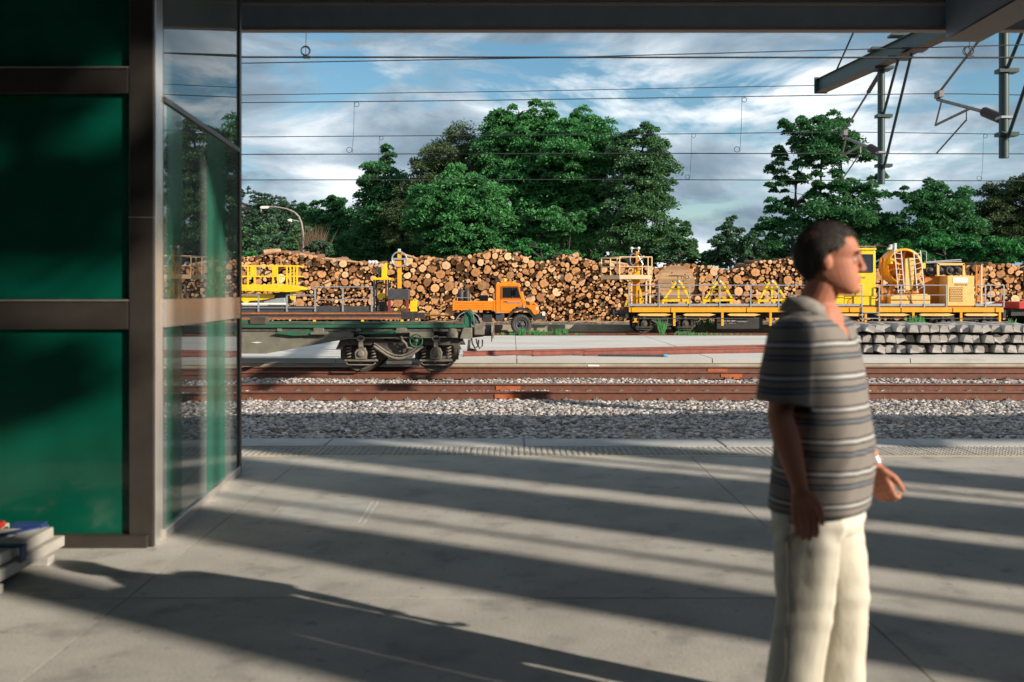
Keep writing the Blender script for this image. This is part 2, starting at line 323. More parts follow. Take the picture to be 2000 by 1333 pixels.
def end_mat():                                           # sawn log end: rings, heart, drying cracks, from a per-log coordinate
    m = bpy.data.materials.new('sawn log end'); m.use_nodes = True; nt = m.node_tree; N = nt.nodes; L = nt.links
    b = N['Principled BSDF']; b.inputs['Roughness'].default_value = 0.8; b.inputs['Specular IOR Level'].default_value = 0.2
    uv = N.new('ShaderNodeUVMap'); uv.uv_map = 'UVMap'
    oi = N.new('ShaderNodeObjectInfo'); g = N.new('ShaderNodeNewGeometry')
    ad = N.new('ShaderNodeMath'); ad.operation = 'ADD'; L.new(g.outputs['Random Per Island'], ad.inputs[0]); L.new(oi.outputs['Random'], ad.inputs[1])
    fr = N.new('ShaderNodeMath'); fr.operation = 'FRACT'; L.new(ad.outputs[0], fr.inputs[0])
    ln = N.new('ShaderNodeVectorMath'); ln.operation = 'LENGTH'; L.new(uv.outputs[0], ln.inputs[0])
    nz = N.new('ShaderNodeTexNoise'); nz.inputs['Scale'].default_value = 2.0; nz.noise_dimensions = '4D'
    mw = N.new('ShaderNodeMath'); mw.operation = 'MULTIPLY'; mw.inputs[1].default_value = 40; L.new(fr.outputs[0], mw.inputs[0])
    L.new(uv.outputs[0], nz.inputs['Vector']); L.new(mw.outputs[0], nz.inputs['W'])
    a1 = N.new('ShaderNodeMath'); a1.operation = 'MULTIPLY_ADD'; L.new(nz.outputs['Fac'], a1.inputs[0]); a1.inputs[1].default_value = 0.25; L.new(ln.outputs['Value'], a1.inputs[2])
    sn = N.new('ShaderNodeMath'); sn.operation = 'MULTIPLY'; sn.inputs[1].default_value = 34; L.new(a1.outputs[0], sn.inputs[0])
    si = N.new('ShaderNodeMath'); si.operation = 'SINE'; L.new(sn.outputs[0], si.inputs[0])
    r = N.new('ShaderNodeValToRGB'); e = r.color_ramp.elements
    e[0].position = 0; e[0].color = (0.27,0.13,0.062,1); e[1].position = 1; e[1].color = (0.80,0.54,0.31,1)
    for p, c in ((0.25, (0.52,0.26,0.11,1)), (0.65, (0.66,0.36,0.165,1))):
        q = e.new(p); q.color = c
    L.new(fr.outputs[0], r.inputs[0])
    def mixc(f, a, c, lim=1.0):
        mr = N.new('ShaderNodeMapRange'); mr.inputs['From Min'].default_value = a[0]; mr.inputs['From Max'].default_value = a[1]; mr.inputs['To Max'].default_value = lim
        L.new(f, mr.inputs['Value']); return mr.outputs[0]
    def blend(col, f, dark):
        mx = N.new('ShaderNodeMix'); mx.data_type = 'RGBA'; mx.blend_type = 'MULTIPLY'; L.new(f, mx.inputs[0]); L.new(col, mx.inputs[6]); mx.inputs[7].default_value = (*dark, 1); return mx.outputs[2]
    c = blend(r.outputs[0], mixc(si.outputs[0], (0.2, 1.0), None, 0.5), (0.62,0.50,0.42))
    c = blend(c, mixc(a1.outputs[0], (0.62, 0.28), None, 0.45), (0.70,0.48,0.36))
    n2 = N.new('ShaderNodeTexNoise'); n2.inputs['Scale'].default_value = 3.0; n2.noise_dimensions = '4D'; n2.inputs['Detail'].default_value = 6
    L.new(uv.outputs[0], n2.inputs['Vector']); L.new(mw.outputs[0], n2.inputs['W'])
    c = blend(c, mixc(n2.outputs['Fac'], (0.52, 0.75), None, 0.55), (0.60,0.47,0.40))
    gr = N.new('ShaderNodeTexGradient'); gr.gradient_type = 'RADIAL'; L.new(uv.outputs[0], gr.inputs[0])
    k5 = N.new('ShaderNodeMath'); k5.operation = 'MULTIPLY_ADD'; k5.inputs[1].default_value = 5; L.new(gr.outputs['Fac'], k5.inputs[0]); L.new(mw.outputs[0], k5.inputs[2])
    f5 = N.new('ShaderNodeMath'); f5.operation = 'FRACT'; L.new(k5.outputs[0], f5.inputs[0])
    c = blend(c, mixc(f5.outputs[0], (0.10, 0.02), None, 0.75), (0.25,0.16,0.12))
    L.new(c, b.inputs['Base Color'])
    return m
M['logend'] = end_mat()

# ------------------------------------------------------------------ ground and platforms (setting)
def sheet(name, x0, x1, y0, y1, z, m):
    return kind(MB().add([(x0,y0,z),(x1,y0,z),(x1,y1,z),(x0,y1,z)], [(0,1,2,3)]).build(name, m), 'structure')
sheet('ground', -2500, 2500, -300, 4000, -0.66, M['yard'])
plat = kind(MB().box(-30, 30, 1.3, 9.30, -0.62, -0.035).build('platform', M['bed']), 'structure')
for i in range(-8, 8):
    for y0, y1 in ((1.3, 4.996), (5.004, 9.30)):
        MB().box(i*3.6 - 1.93, i*3.6 + 1.662, y0, y1, -0.034, 0.0 + random.uniform(-0.001, 0.001)).build('slab', M['concrete'], plat)
def coping():
    a = MB().box(0, 1.985, 9.912, 10.42, -0.16, 0.004).mesh('coping_stone', M['coping'])
    for i in range(-12, 12):
        o = bpy.data.objects.new('coping_stone', a); COL.objects.link(o); o.location = (i*2.0 + 0.13, 0, random.uniform(-0.002, 0.002)); o.parent = plat
        b = o.modifiers.new('bevel', 'BEVEL'); b.width = 0.012; b.segments = 2
    core = MB().box(-30, 30, 9.31, 10.30, -0.62, -0.17).build('platform_edge', M['farface'], plat)
    tb = MB(); tb.box(0, 0.396, 9.345, 9.906, -0.14, -0.004)
    for i in range(7):
        for j in range(10):
            x = 0.03 + i*0.056; y = 9.365 + j*0.056; r = 0.019
            tb.add([(x-r,y-r,-0.004),(x+r,y-r,-0.004),(x+r,y+r,-0.004),(x-r,y+r,-0.004),(x-r*.6,y-r*.6,0.005),(x+r*.6,y-r*.6,0.005),(x+r*.6,y+r*.6,0.005),(x-r*.6,y+r*.6,0.005)],
                   [(0,1,5,4),(1,2,6,5),(2,3,7,6),(3,0,4,7),(4,5,6,7)])
    me = tb.mesh('tactile_tile', M['tactile'])
    for i in range(-20, 34):
        o = bpy.data.objects.new('tactile_tile', me); COL.objects.link(o); o.location = (i*0.40, 0, random.uniform(-0.0015, 0.0015)); o.parent = plat
    MB().box(-30, 30, 9.304, 9.34, -0.14, 0.003).build('painted_line', M['yellow_line'], plat)
coping()
mh = MB(); mh.box(-1.62, -1.02, 6.62, 7.28, -0.01, 0.006); mh.box(-1.66, -0.98, 6.58, 7.32, -0.01, 0.003)
tag(mh.build('access_cover', M['manhole'], None, 0.002), 'pale rectangular access cover set flush in the striped platform floor', 'cover')

def far_slab():
    root = kind(MB().box(-90, 90, 27.02, 40.98, -0.66, -0.285).build('loading_platform', M['farface']), 'structure')
    seed = random.Random(3)
    x = -45.0
    while x < 45:                                         # cast bays with open joints
        w = seed.uniform(4.6, 5.4)
        for y0, y1 in ((27.0, 30.5), (30.53, 35.7), (35.73, 41.0)):
            MB().box(x, x+w-0.03, y0, y1, -0.40, -0.27 + seed.uniform(-0.006, 0.006)).build('slab', M['farslab'], root)
        x += w
    return root
far_slab()
kerb = kind(MB().box(-90, 90, 50.0, 50.35, -0.66, -0.12).build('kerb', M['farface']), 'structure')
kind(MB().add([(-120,50.36,-0.135),(120,50.36,-0.135),(120,130,-0.10),(-120,130,-0.10)], [(0,1,2,3)]).build('log_yard', M['yard']), 'structure')
sheet('track_bed', -90, 90, 10.31, 27.015, -0.635, M['bed'])

# ballast: tens of thousands of loose stones
def stones(name, label, n, x0f, y0, y1, zf, smin, smax, seed):
    g = np.random.default_rng(seed)
    y = g.uniform(y0, y1, n); half = x0f * y; x = g.uniform(-1, 1, n) * half
    s = g.uniform(smin, smax, n); z = zf(x, y) + g.uniform(-0.4, 0.55, n) * s
    cube = np.array([(-1,-1,-1),(1,-1,-1),(1,1,-1),(-1,1,-1),(-1,-1,1),(1,-1,1),(1,1,1),(-1,1,1)], np.float32)
    V = cube[None] * g.uniform(0.45, 1.0, (n, 8, 3))
    q = g.normal(size=(n, 4)); q /= np.linalg.norm(q, axis=1)[:, None]; w, a, b, c = q.T
    Rm = np.stack([np.stack([1-2*(b*b+c*c), 2*(a*b-c*w), 2*(a*c+b*w)], 1), np.stack([2*(a*b+c*w), 1-2*(a*a+c*c), 2*(b*c-a*w)], 1), np.stack([2*(a*c-b*w), 2*(b*c+a*w), 1-2*(a*a+b*b)], 1)], 1)
    V = np.einsum('nij,nkj->nki', Rm, V) * (s[:, None, None] * np.array([1.15, 1.0, 0.72]))
    V = V + np.stack([x, y, z], 1)[:, None, :]
    f = np.array([(0,3,2,1),(4,5,6,7),(0,1,5,4),(1,2,6,5),(2,3,7,6),(3,0,4,7)])
    Fq = (f[None] + (np.arange(n) * 8)[:, None, None]).reshape(-1, 4)
    o = bpy.data.objects.new(name, np_mesh(name, V.reshape(-1, 3), Fq, M['stone'])); COL.objects.link(o)
    return kind(o, 'stuff', label)
TR1, TR2, TR3 = 20.42, 25.20, 48.1
GA = 0.835
def bedz(x, y):
    z = np.full_like(y, -0.615)
    for c in (TR1, TR2):
        for r in (c-GA, c+GA):
            z = np.where(np.abs(y - r) < 0.12, -0.64, z)
    return z + 0.03*np.sin(x*0.9 + y*1.7)*np.sin(y*2.3)
stones('ballast', 'grey track ballast between the platform edge and the rails', 62000, 0.56, 13.2, 19.7, bedz, 0.020, 0.045, 5)
stones('ballast', 'sunlit grey ballast within and between the two rail tracks', 52000, 0.56, 19.7, 27.0, bedz, 0.020, 0.045, 6)
stones('ballast', 'dirty ballast along the far siding', 9000, 0.56, 41.1, 50.0, lambda x, y: np.full_like(y, -0.65), 0.03, 0.06, 8)

def track(c, label_rail, span, joints=()):
    root = kind(bpy.data.objects.new('railway_track', None), 'structure'); COL.objects.link(root); root.location = (0, c, -0.62)
    prof = [(-0.075,-0.592),(0.075,-0.592),(0.075,-0.575),(0.014,-0.558),(0.010,-0.47),(0.036,-0.455),(0.036,-0.428),(0.028,-0.42),(-0.028,-0.42),(-0.036,-0.428),(-0.036,-0.455),(-0.010,-0.47),(-0.014,-0.558),(-0.075,-0.575)]
    n = len(prof)
    for s in (-1, 1):
        yc = c + s*GA; m = MB()
        vv = [(-span, yc+y, z) for y, z in prof] + [(span, yc+y, z) for y, z in prof]
        m.add(vv, [tuple(range(n)), tuple(range(2*n-1, n-1, -1))])
        for i in range(n):
            m.add([vv[i], vv[i+n], vv[(i+1) % n + n], vv[(i+1) % n]], [(0,3,2,1)], 1 if i == 7 else 0)
        ro = m.build('rail', [M['rail'], M['railtop']], root)
        for jx in joints:
            jm = MB().box(jx-0.26, jx+0.26, yc-0.030, yc-0.0105, -0.555, -0.475)
            jm.box(jx-0.17, jx-0.02, yc-0.10, yc+0.10, -0.592, -0.545); jm.box(jx+0.03, jx+0.18, yc-0.10, yc+0.10, -0.592, -0.545)
            jm.build('joint_plate', M['joint'], ro)
    sl = MB(); sl.prism([(-0.13,-0.80),(0.13,-0.80),(0.11,-0.594),(-0.11,-0.594)], c-1.3, c+1.3)
    me = sl.mesh('sleeper', M['sleeper'])
    cl = MB()
    for s in (-1, 1):
        for q in (-1, 1):
            y = c + s*GA + q*0.085
            cl.box(-0.05, 0.05, y-0.03, y+0.03, -0.594, -0.555); cl.tube([(0, y, -0.57), (0, y, -0.525)], 0.016, 6)
    cm = cl.mesh('rail_clip', M['dust'])
    k = int(span*2/0.62)
    for i in range(k):
        x = -span + 0.3 + i*0.62 + random.uniform(-0.03, 0.03)
        o = bpy.data.objects.new('sleeper', me); COL.objects.link(o); o.location = (x, 0, 0); adopt(o, root); o.matrix_parent_inverse = Matrix.Translation(-root.location)
        p = bpy.data.objects.new('rail_clip', cm); COL.objects.link(p); p.parent = o
    return root
track(TR1, '', 13.5, (ax(992, 19.6),))
track(TR2, '', 15.5, (ax(1428, 24.4),))
track(TR3, '', 29)

# ------------------------------------------------------------------ canopy and shelter on the platform
def canopy():
    t = thing('platform_canopy', 'dark steel platform canopy edge running across the top of the view', 'canopy', (4.4, 6.4, 0))
    MB().box(-9, 22, 10.40, 10.50, 4.286, 4.98).build('fascia', M['canopy'], t)
    MB().box(-9, 22, 10.385, 10.499, 4.268, 4.284).build('lower_trim', M['canopy_trim'], t)
    MB().box(-9, 22, 10.375, 10.398, 4.530, 4.555).build('upper_trim', M['canopy_trim'], t)
    MB().prism([(-9, 4.78), (22, 4.78), (22, 4.94), (-9, 4.94)], 4.45, 10.374).build('roof', M['canopy'], t)
    for X in (-4.4, 4.68, 13.2, 21.5):
        a = MB(); w = 0.17
        vv = []
        for y, zb in ((10.36, 4.16), (9.2, 4.16), (6.5, 4.10), (4.5, 4.35)):
            vv += [(X-w, y, zb), (X+w, y, zb), (X+w, y, 4.775), (X-w, y, 4.775)]
        ff = [(0,1,2,3), (15,14,13,12)]
        for k in range(3):
            b = 4*k
            for i in range(4): ff.append((b+i, b+4+i, b+4+(i+1) % 4, b+(i+1) % 4))
        a.add(vv, ff); arm = a.build('bracket', M['canopy'], t, 0.012)
        MB().box(X-w-0.02, X+w+0.02, 8.6, 10.35, 4.136, 4.158).build('bracket_flange', M['bronze'], arm)
        MB().tube([(X, 6.3, 0), (X, 6.3, 4.1)], 0.11, 14).build('column', M['canopy'], t)
canopy()

def shelter():
    t = thing('platform_shelter', 'waiting shelter with dark bronze frame and emerald green panels', 'shelter', (-3.3, 6.5, 0))
    XL, XR, Y0 = -4.9, -2.157, 6.0
    pillar = MB().box(-2.31, -2.160, Y0, 6.028, 0.0, 4.72).build('corner_post', M['bronze'], t, 0.006)
    MB().box(-2.300, XR, 6.030, 6.155, 0.0, 4.72).build('post_trim', M['steel'], pillar, 0.004)
    MB().box(-2.312, -2.158, Y0-0.003, 6.029, 1.985, 1.990).build('post_seam', M['steel'], pillar)
    for z0, z1 in ((2.735, 2.90), (1.312, 1.495)):
        tr = MB().box(XL, -2.313, Y0+0.005, 6.09, z0, z1).build('transom', M['bronze'], t, 0.006)
        MB().box(XL, -2.313, Y0-0.004, Y0+0.0045, z1-0.012, z1-0.004).build('transom_bead', M['steel'], tr)
    MB().box(XL, -2.313, Y0+0.005, 6.09, 4.56, 4.72).build('head_rail', M['bronze'], t)
    MB().box(XL, -2.19, Y0-0.03, 6.16, 0.0, 0.075).build('base_rail', M['bronze'], t, 0.005)
    for z0, z1 in ((0.076, 1.31), (1.497, 2.733), (2.902, 4.558)):
        MB().box(XL, -2.314, Y0+0.035, Y0+0.05, z0, z1).build('green_panel', M['green_panel'], t)
    # side wall, seen at a slant: clear glazing in a slim frame
    A = Vector((-2.165, 6.16, 0)); B = Vector((-2.315, 8.42, 0)); d = (B - A).normalized(); nrm = Vector((d.y, -d.x, 0))
    def wallbox(s0, s1, z0, z1, t0, t1):
        m = MB(); L_ = (B-A).length
        p = [A + d*s0*L_ + nrm*t0, A + d*s1*L_ + nrm*t0, A + d*s1*L_ + nrm*t1, A + d*s0*L_ + nrm*t1]
        vv = [(q.x, q.y, z0) for q in p] + [(q.x, q.y, z1) for q in p]
        return m.add(vv, [(0,1,2,3),(7,6,5,4),(0,4,5,1),(1,5,6,2),(2,6,7,3),(3,7,4,0)])
    gl = bpy.data.materials.new('clear glazing'); gl.use_nodes = True; nt = gl.node_tree; N = nt.nodes; L = nt.links; N.clear()
    out = N.new('ShaderNodeOutputMaterial'); gs = N.new('ShaderNodeBsdfGlossy'); gs.inputs['Roughness'].default_value = 0.0; gs.inputs['Color'].default_value = (0.95,0.97,0.97,1)
    tp = N.new('ShaderNodeBsdfTransparent'); tp.inputs['Color'].default_value = (0.80,0.88,0.86,1)
    fr = N.new('ShaderNodeFresnel'); fr.inputs['IOR'].default_value = 2.1; mx = N.new('ShaderNodeMixShader')
    df = N.new('ShaderNodeBsdfDiffuse'); df.inputs['Color'].default_value = (0.42,0.50,0.48,1); mx0 = N.new('ShaderNodeMixShader')
    nzg = N.new('ShaderNodeTexNoise'); nzg.inputs['Scale'].default_value = 2.2; nzg.inputs['Detail'].default_value = 6; tcg = N.new('ShaderNodeTexCoord'); L.new(tcg.outputs['Object'], nzg.inputs['Vector'])
    mrg = N.new('ShaderNodeMapRange'); mrg.inputs['To Min'].default_value = 0.14; mrg.inputs['To Max'].default_value = 0.36; L.new(nzg.outputs['Fac'], mrg.inputs['Value'])
    L.new(mrg.outputs[0], mx0.inputs[0]); L.new(tp.outputs[0], mx0.inputs[1]); L.new(df.outputs[0], mx0.inputs[2])
    L.new(fr.outputs[0], mx.inputs[0]); L.new(mx0.outputs[0], mx.inputs[1]); L.new(gs.outputs[0], mx.inputs[2]); L.new(mx.outputs[0], out.inputs[0])
    for z0, z1 in ((0.07, 1.315), (1.497, 2.71), (2.75, 4.7)):
        wallbox(0.005, 0.985, z0, z1, -0.006, 0.006).build('glass_pane', gl, t)
    wallbox(0.0, 0.99, 1.317, 1.494, -0.03, 0.022).build('side_transom', M['steel'], t, 0.003)
    wallbox(0.0, 0.99, 2.712, 2.748, -0.03, 0.022).build('side_transom', M['bronze'], t, 0.003)
    wallbox(0.0, 0.99, 0.0, 0.068, -0.03, 0.025).build('side_base_rail', M['steel'], t, 0.003)
    wallbox(0.985, 1.02, 0.0, 4.72, -0.05, 0.02).build('end_post', M['bronze'], t, 0.004)
    for s0, s1 in ((0.04, 0.19), (0.50, 0.76)):
        for z0, z1 in ((0.075, 1.312), (1.5, 2.705)):
            wallbox(s0, s1, z0, z1, 0.0075, 0.0095).build('green_strip', M['green_film'], t)
    for z0, z1 in ((0.076, 1.31), (1.497, 2.733), (2.902, 4.558)):
        MB().box(XL, -2.42, 8.40, 8.43, z0, z1).build('green_panel', M['green_panel'], t)
    MB().box(XL, -2.42, 8.39, 8.44, 1.312, 1.495).build('transom', M['bronze'], t)
    MB().box(XL, XL+0.03, 6.1, 8.4, 0.0, 4.72).build('end_panel', M['green_panel'], t)
shelter()

def plank_stack():
    t = thing('plank_bundle', 'bundle of white boards tied with a blue strap against the green shelter', 'boards', (-2.9, 5.5, 0))
    g = random.Random(5)
    for lv, zz in enumerate((0.05, 0.118)):
        for k in range(4):
            x1 = -2.615 - k*0.155 - g.uniform(0, 0.01) - lv*0.03
            e = g.uniform(-0.05, 0.05)
            MB().box(x1-0.14, x1, 4.9 + g.uniform(-0.1, 0.1), 5.80 + e*1.6, zz, zz+0.062).build('board', M['oldwhite'], t, 0.008)
    for y in (5.05, 5.62): MB().box(-3.3, -2.60, y-0.04, y+0.04, 0.0, 0.048).build('bearer', M['oldwhite'], t, 0.004)
    st = MB()
    for y0, y1, x0, x1 in ((5.28, 5.34, -3.3, -2.60),): st.box(x0, x1, y0, y1, 0.181, 0.188); st.box(-2.612, -2.604, y0, y1, 0.10, 0.188)
    st.beam((-3.2, 4.95, 0.185), (-2.70, 5.78, 0.185), 0.045, 0.008)
    st.build('strap', M['blue'], t)
    MB().box(-3.02, -2.93, 5.70, 5.76, 0.182, 0.215).build('tag', M['red'], t, 0.003)
    MB().box(-2.88, -2.70, 5.72, 5.79, 0.182, 0.205).build('strap_roll', M['blue'], t, 0.004)
plank_stack()

# unseen wall and roof added behind the viewpoint to stripe and darken the platform
def added_shade_wall():
    t = thing('added_shade_wall', 'unseen wall with openings, added behind the viewpoint to cast the striped shade', 'wall', (18, -3.2, 0))
    def X(u): return (u + 0.8616*3.2) / 0.5075
    MB().box(2, 34, -3.6, -3.2, -0.6, 5.2).build('wall', M['shade_wall'], t)
    for u0, u1 in ((3.16, 3.40), (4.42, 5.04), (5.93, 6.70), (7.09, 8.0), (8.62, 9.3)):  # uprights placed to cast the stripes; the first shades the man's near side
        MB().prism([(X(u0), 5.2), (X(u1), 5.2), (X(u1)+0.03, 7.5), (X(u1)-0.03, 9.0), (X(u1)+0.04, 12.6), (X(u0)-0.03, 12.6), (X(u0)+0.04, 9.4), (X(u0)-0.04, 7.2)], -3.32, -3.2).build('shade_pier', M['shade_wall'], t)
    for u0, u1 in ((5.42, 5.47), (8.26, 8.33)):
        MB().box(X(u0), X(u1), -3.28, -3.24, 5.2, 12.6).build('shade_bar', M['shade_wall'], t)
    MB().box(-24, 40, -3.6, -3.2, 12.6, 13.4).build('shade_beam', M['shade_wall'], t)
    MB().box(-24, 2, -3.6, -3.2, -0.6, 12.6).build('wall', M['shade_wall'], t)
    MB().add([(-24,-3.2,11.0),(40,-3.2,11.0),(40,4.3,5.0),(-24,4.3,5.0),(-24,-3.2,11.15),(40,-3.2,11.15),(40,4.3,5.15),(-24,4.3,5.15)], [(0,3,2,1),(4,5,6,7),(0,1,5,4),(1,2,6,5),(2,3,7,6),(3,0,4,7)]).build('shade_roof', M['shade_wall'], t)  # sloped roof added to keep sky light off the platform
added_shade_wall()

# ------------------------------------------------------------------ overhead electric lines
def curve_pts(pts, Y, n=40, sag=0.0):
    out = []
    for k in range(n+1):
        px = pts[0][0] + (pts[-1][0]-pts[0][0])*k/n
        for (a, b), (c, d) in zip(pts, pts[1:]):
            if a <= px <= c + 1e-6:
                py = b + (d-b)*(px-a)/(c-a); break
        out.append(at(px, py, Y))
    return out
def dropper(t, px, ya, yb, Y, loops=True):
    m = MB(); a = at(px, ya, Y); b = at(px-4, yb, Y)
    m.tube([a, a.lerp(b, .5) + Vector((0.01, 0, 0)), b], 0.0045, 5)
    if loops:
        m.torus(a + Vector((0.05, 0, -0.055)), 0.05, 0.006, 'Y', 18, 5); m.torus(b + Vector((-0.06, 0, 0.06)), 0.055, 0.006, 'Y', 18, 5)
    m.build('dropper', M['wire'], t)
def lines():
    Y = 12.2
    t = thing('overhead_line', 'nearest overhead wire, thick and black just under the canopy', 'wire', at(470, 112, Y))
    MB().tube(curve_pts([(-300,111),(470,112),(1990,113),(2600,114)], Y), 0.0115, 6).build('contact_wire', M['wire'], t)
    MB().tube(curve_pts([(-300,-60),(1000,-72),(2600,-80)], Y), 0.010, 6).build('messenger_wire', M['wire'], t)
    for px in (597, 1893):
        m = MB(); b = at(px, 108, Y); m.tube([at(px+4, -70, Y), b], 0.0045, 5)
        m.torus(b + Vector((0, 0, 0.055)), 0.055, 0.008, 'Y', 20, 5); m.torus(b + Vector((-0.012, 0.03, 0.055)), 0.052, 0.006, 'Y', 20, 5); m.box(b.x-0.03, b.x+0.05, Y-0.02, Y+0.02, b.z-0.04, b.z-0.01)
        m.build('dropper', M['wire'], t)
    Y = 16.0
    tag(MB().tube(curve_pts([(-300,131),(470,124),(1080,113),(1860,92),(2600,70)], Y), 0.0085, 6).build('feeder_wire', M['wire']), 'upper slanting wire that crosses the thick black one', 'wire')
    Y = 26.7
    tag(MB().tube(curve_pts([(-300,200),(470,186),(1000,179),(1605,167)], Y), 0.010, 6).build('feeder_wire', M['wire']), 'thin wire ending at the tip of the green boom', 'wire')
    Y = TR1
    t = thing('overhead_line', 'pair of wires over the nearer visible track, with two long droppers', 'wire', at(470, 300, Y))
    MB().tube(curve_pts([(-300,206),(470,201),(900,197),(1400,190),(1835,183),(2000,186),(2600,196)], Y), 0.0095, 6).build('messenger_wire', M['wire'], t)
    MB().tube(curve_pts([(-300,303),(470,302),(1200,300),(2000,301),(2600,302)], Y), 0.0105, 6).build('contact_wire', M['wire'], t)
    dropper(t, 692, 199, 299, Y); dropper(t, 1449, 190, 298, Y)
    Y = TR2
    t = thing('overhead_line', 'lower pair of wires over the track of the green wagon', 'wire', at(470, 350, Y))
    MB().tube(curve_pts([(-300,271),(470,268),(1340,262),(1640,258),(2000,263),(2600,270)], Y), 0.0105, 6).build('messenger_wire', M['wire'], t)
    MB().tube(curve_pts([(-300,352),(470,352),(1200,351),(2000,354),(2600,354)], Y), 0.0115, 6).build('contact_wire', M['wire'], t)
    dropper(t, 741, 266, 351, Y); dropper(t, 1351, 261, 351, Y); dropper(t, 1921, 262, 353, Y)
lines()

def portal():
    X0 = 8.42
    t = thing('catenary_gantry', 'green steel overhead line boom with two hanging posts at upper right', 'gantry', (X0, 15, -0.6))
    zb = lambda y: 7.06 + (26.7 - y)*-0.055
    b = MB()
    b.beam((X0-0.12, 26.75, zb(26.75)), (X0+0.12, 13.0, zb(13.0)), 0.16, 0.34)
    boom = b.build('boom', M['mast'], t)
    MB().beam((X0-0.12, 26.75, zb(26.75)-0.175), (X0+0.12, 13.0, zb(13.0)-0.175), 0.28, 0.014).build('flange', M['mast_flange'], boom)
    MB().beam((X0-0.12, 26.75, zb(26.75)+0.178), (X0+0.12, 13.0, zb(13.0)+0.178), 0.28, 0.014).build('flange', M['mast'], boom)
    MB().box(X0-0.30, X0+0.04, 26.7, 26.76, zb(26.7)-0.2, zb(26.7)+0.23).build('end_plate', M['mast'], boom)
    MB().tube([(X0, 26.0, zb(26)+0.18), (X0, 20.0, zb(26)+3.2)], 0.025, 6).build('tie_rod', M['mast'], t)
    MB().box(X0-0.05, X0+0.25, 14.6, 14.9, -0.6, 9.8).build('mast', M['mast'], t)
    for (yp, zbot, ywire, zm, zc, sc) in ((22.7, 3.99, TR2, 5.58, 4.37, 1.0), (17.75, 3.92, TR1, 5.61, 4.36, 1.0)):
        x = X0 if yp > 20 else X0 + 0.35
        post = MB().tube([(x, yp, zbot), (x, yp, zb(yp))], 0.085, 10).build('hanging_post', M['mast'], t)
        for z in (zbot+0.42, zbot+1.55): MB().box(x-0.12, x+0.22, yp-0.11, yp+0.11, z-0.035, z+0.035).build('clamp', M['mast'], post)
        for a_ in ((x-0.22, x+0.22, yp-0.2, yp+0.2, zb(yp)-0.25, zb(yp)-0.19), (x-0.26, x+0.1, yp-0.16, yp+0.16, zb(yp)+0.19, zb(yp)+0.25)): MB().box(*a_).build('clamp_plate', M['mast'], post)
        for dy, z0 in ((1.0, zbot+1.6), (1.75, zbot+0.35)):
            MB().tube([(x+0.02, yp-0.10, z0), (x+0.02, yp-dy, zb(yp)-0.16)], 0.033, 8).build('stay', M['mast'], t)
        for a_ in ((x-0.28, x+0.28, yp-1.15, yp-0.85, zb(yp)-0.24, zb(yp)-0.19), (x-0.28, x+0.28, yp-1.9, yp-1.6, zb(yp)-0.24, zb(yp)-0.19), (x-0.28, x+0.05, yp-1.4, yp-1.1, zb(yp)+0.19, zb(yp)+0.235)): MB().box(*a_).build('bracket', M['mast'], boom)
        # cantilever: top tube with insulator, messenger support, registration arm
        S = Vector((x-0.02, ywire, zm)); top = Vector((x, yp+0.1, zm+0.95)); low = Vector((x, yp+0.1, zbot+0.72))
        c = thing_part = MB(); c.tube([top.lerp(S, 0.30), S], 0.026, 8); c.tube([low.lerp(S, 0.25), S + Vector((0,0.05,-0.12))], 0.036, 8)
        mid = low.lerp(S, 0.42); tip = Vector((x-0.02, ywire+0.15, zc+0.62))
        c.tube([mid, tip], 0.028, 8); c.tube([S + Vector((0,-0.15,-0.18)), tip], 0.020, 8)
        c.tube([mid.lerp(tip, 0.15) + Vector((0,0,-0.18)), Vector((x-0.02, ywire+0.1, zc+0.03))], 0.017, 8); c.tube([mid.lerp(tip, 0.15), mid.lerp(tip, 0.15) + Vector((0,0,-0.2))], 0.02, 6)
        c.box(S.x-0.05, S.x+0.05, S.y-0.16, S.y+0.10, S.z-0.10, S.z+0.04)
        ca = c.build('cantilever', M['cantilever'], t)
        n = 9
        for p, q, rad in ((top, top.lerp(S, 0.30), 0.055), (low, low.lerp(S, 0.25), 0.095)):
            pts = []; rr = []
            for k in range(n*2+1):
                pts.append(p.lerp(q, k/(n*2))); rr.append(rad if k % 2 else rad*0.7)
            MB().tube(pts, rr, 12).build('insulator', M['insul'], ca)
        MB().box(x-0.09, x+0.16, yp-0.1, yp+0.14, low.z-0.02, low.z+0.02).build('pin', M['galv'], ca)
portal()

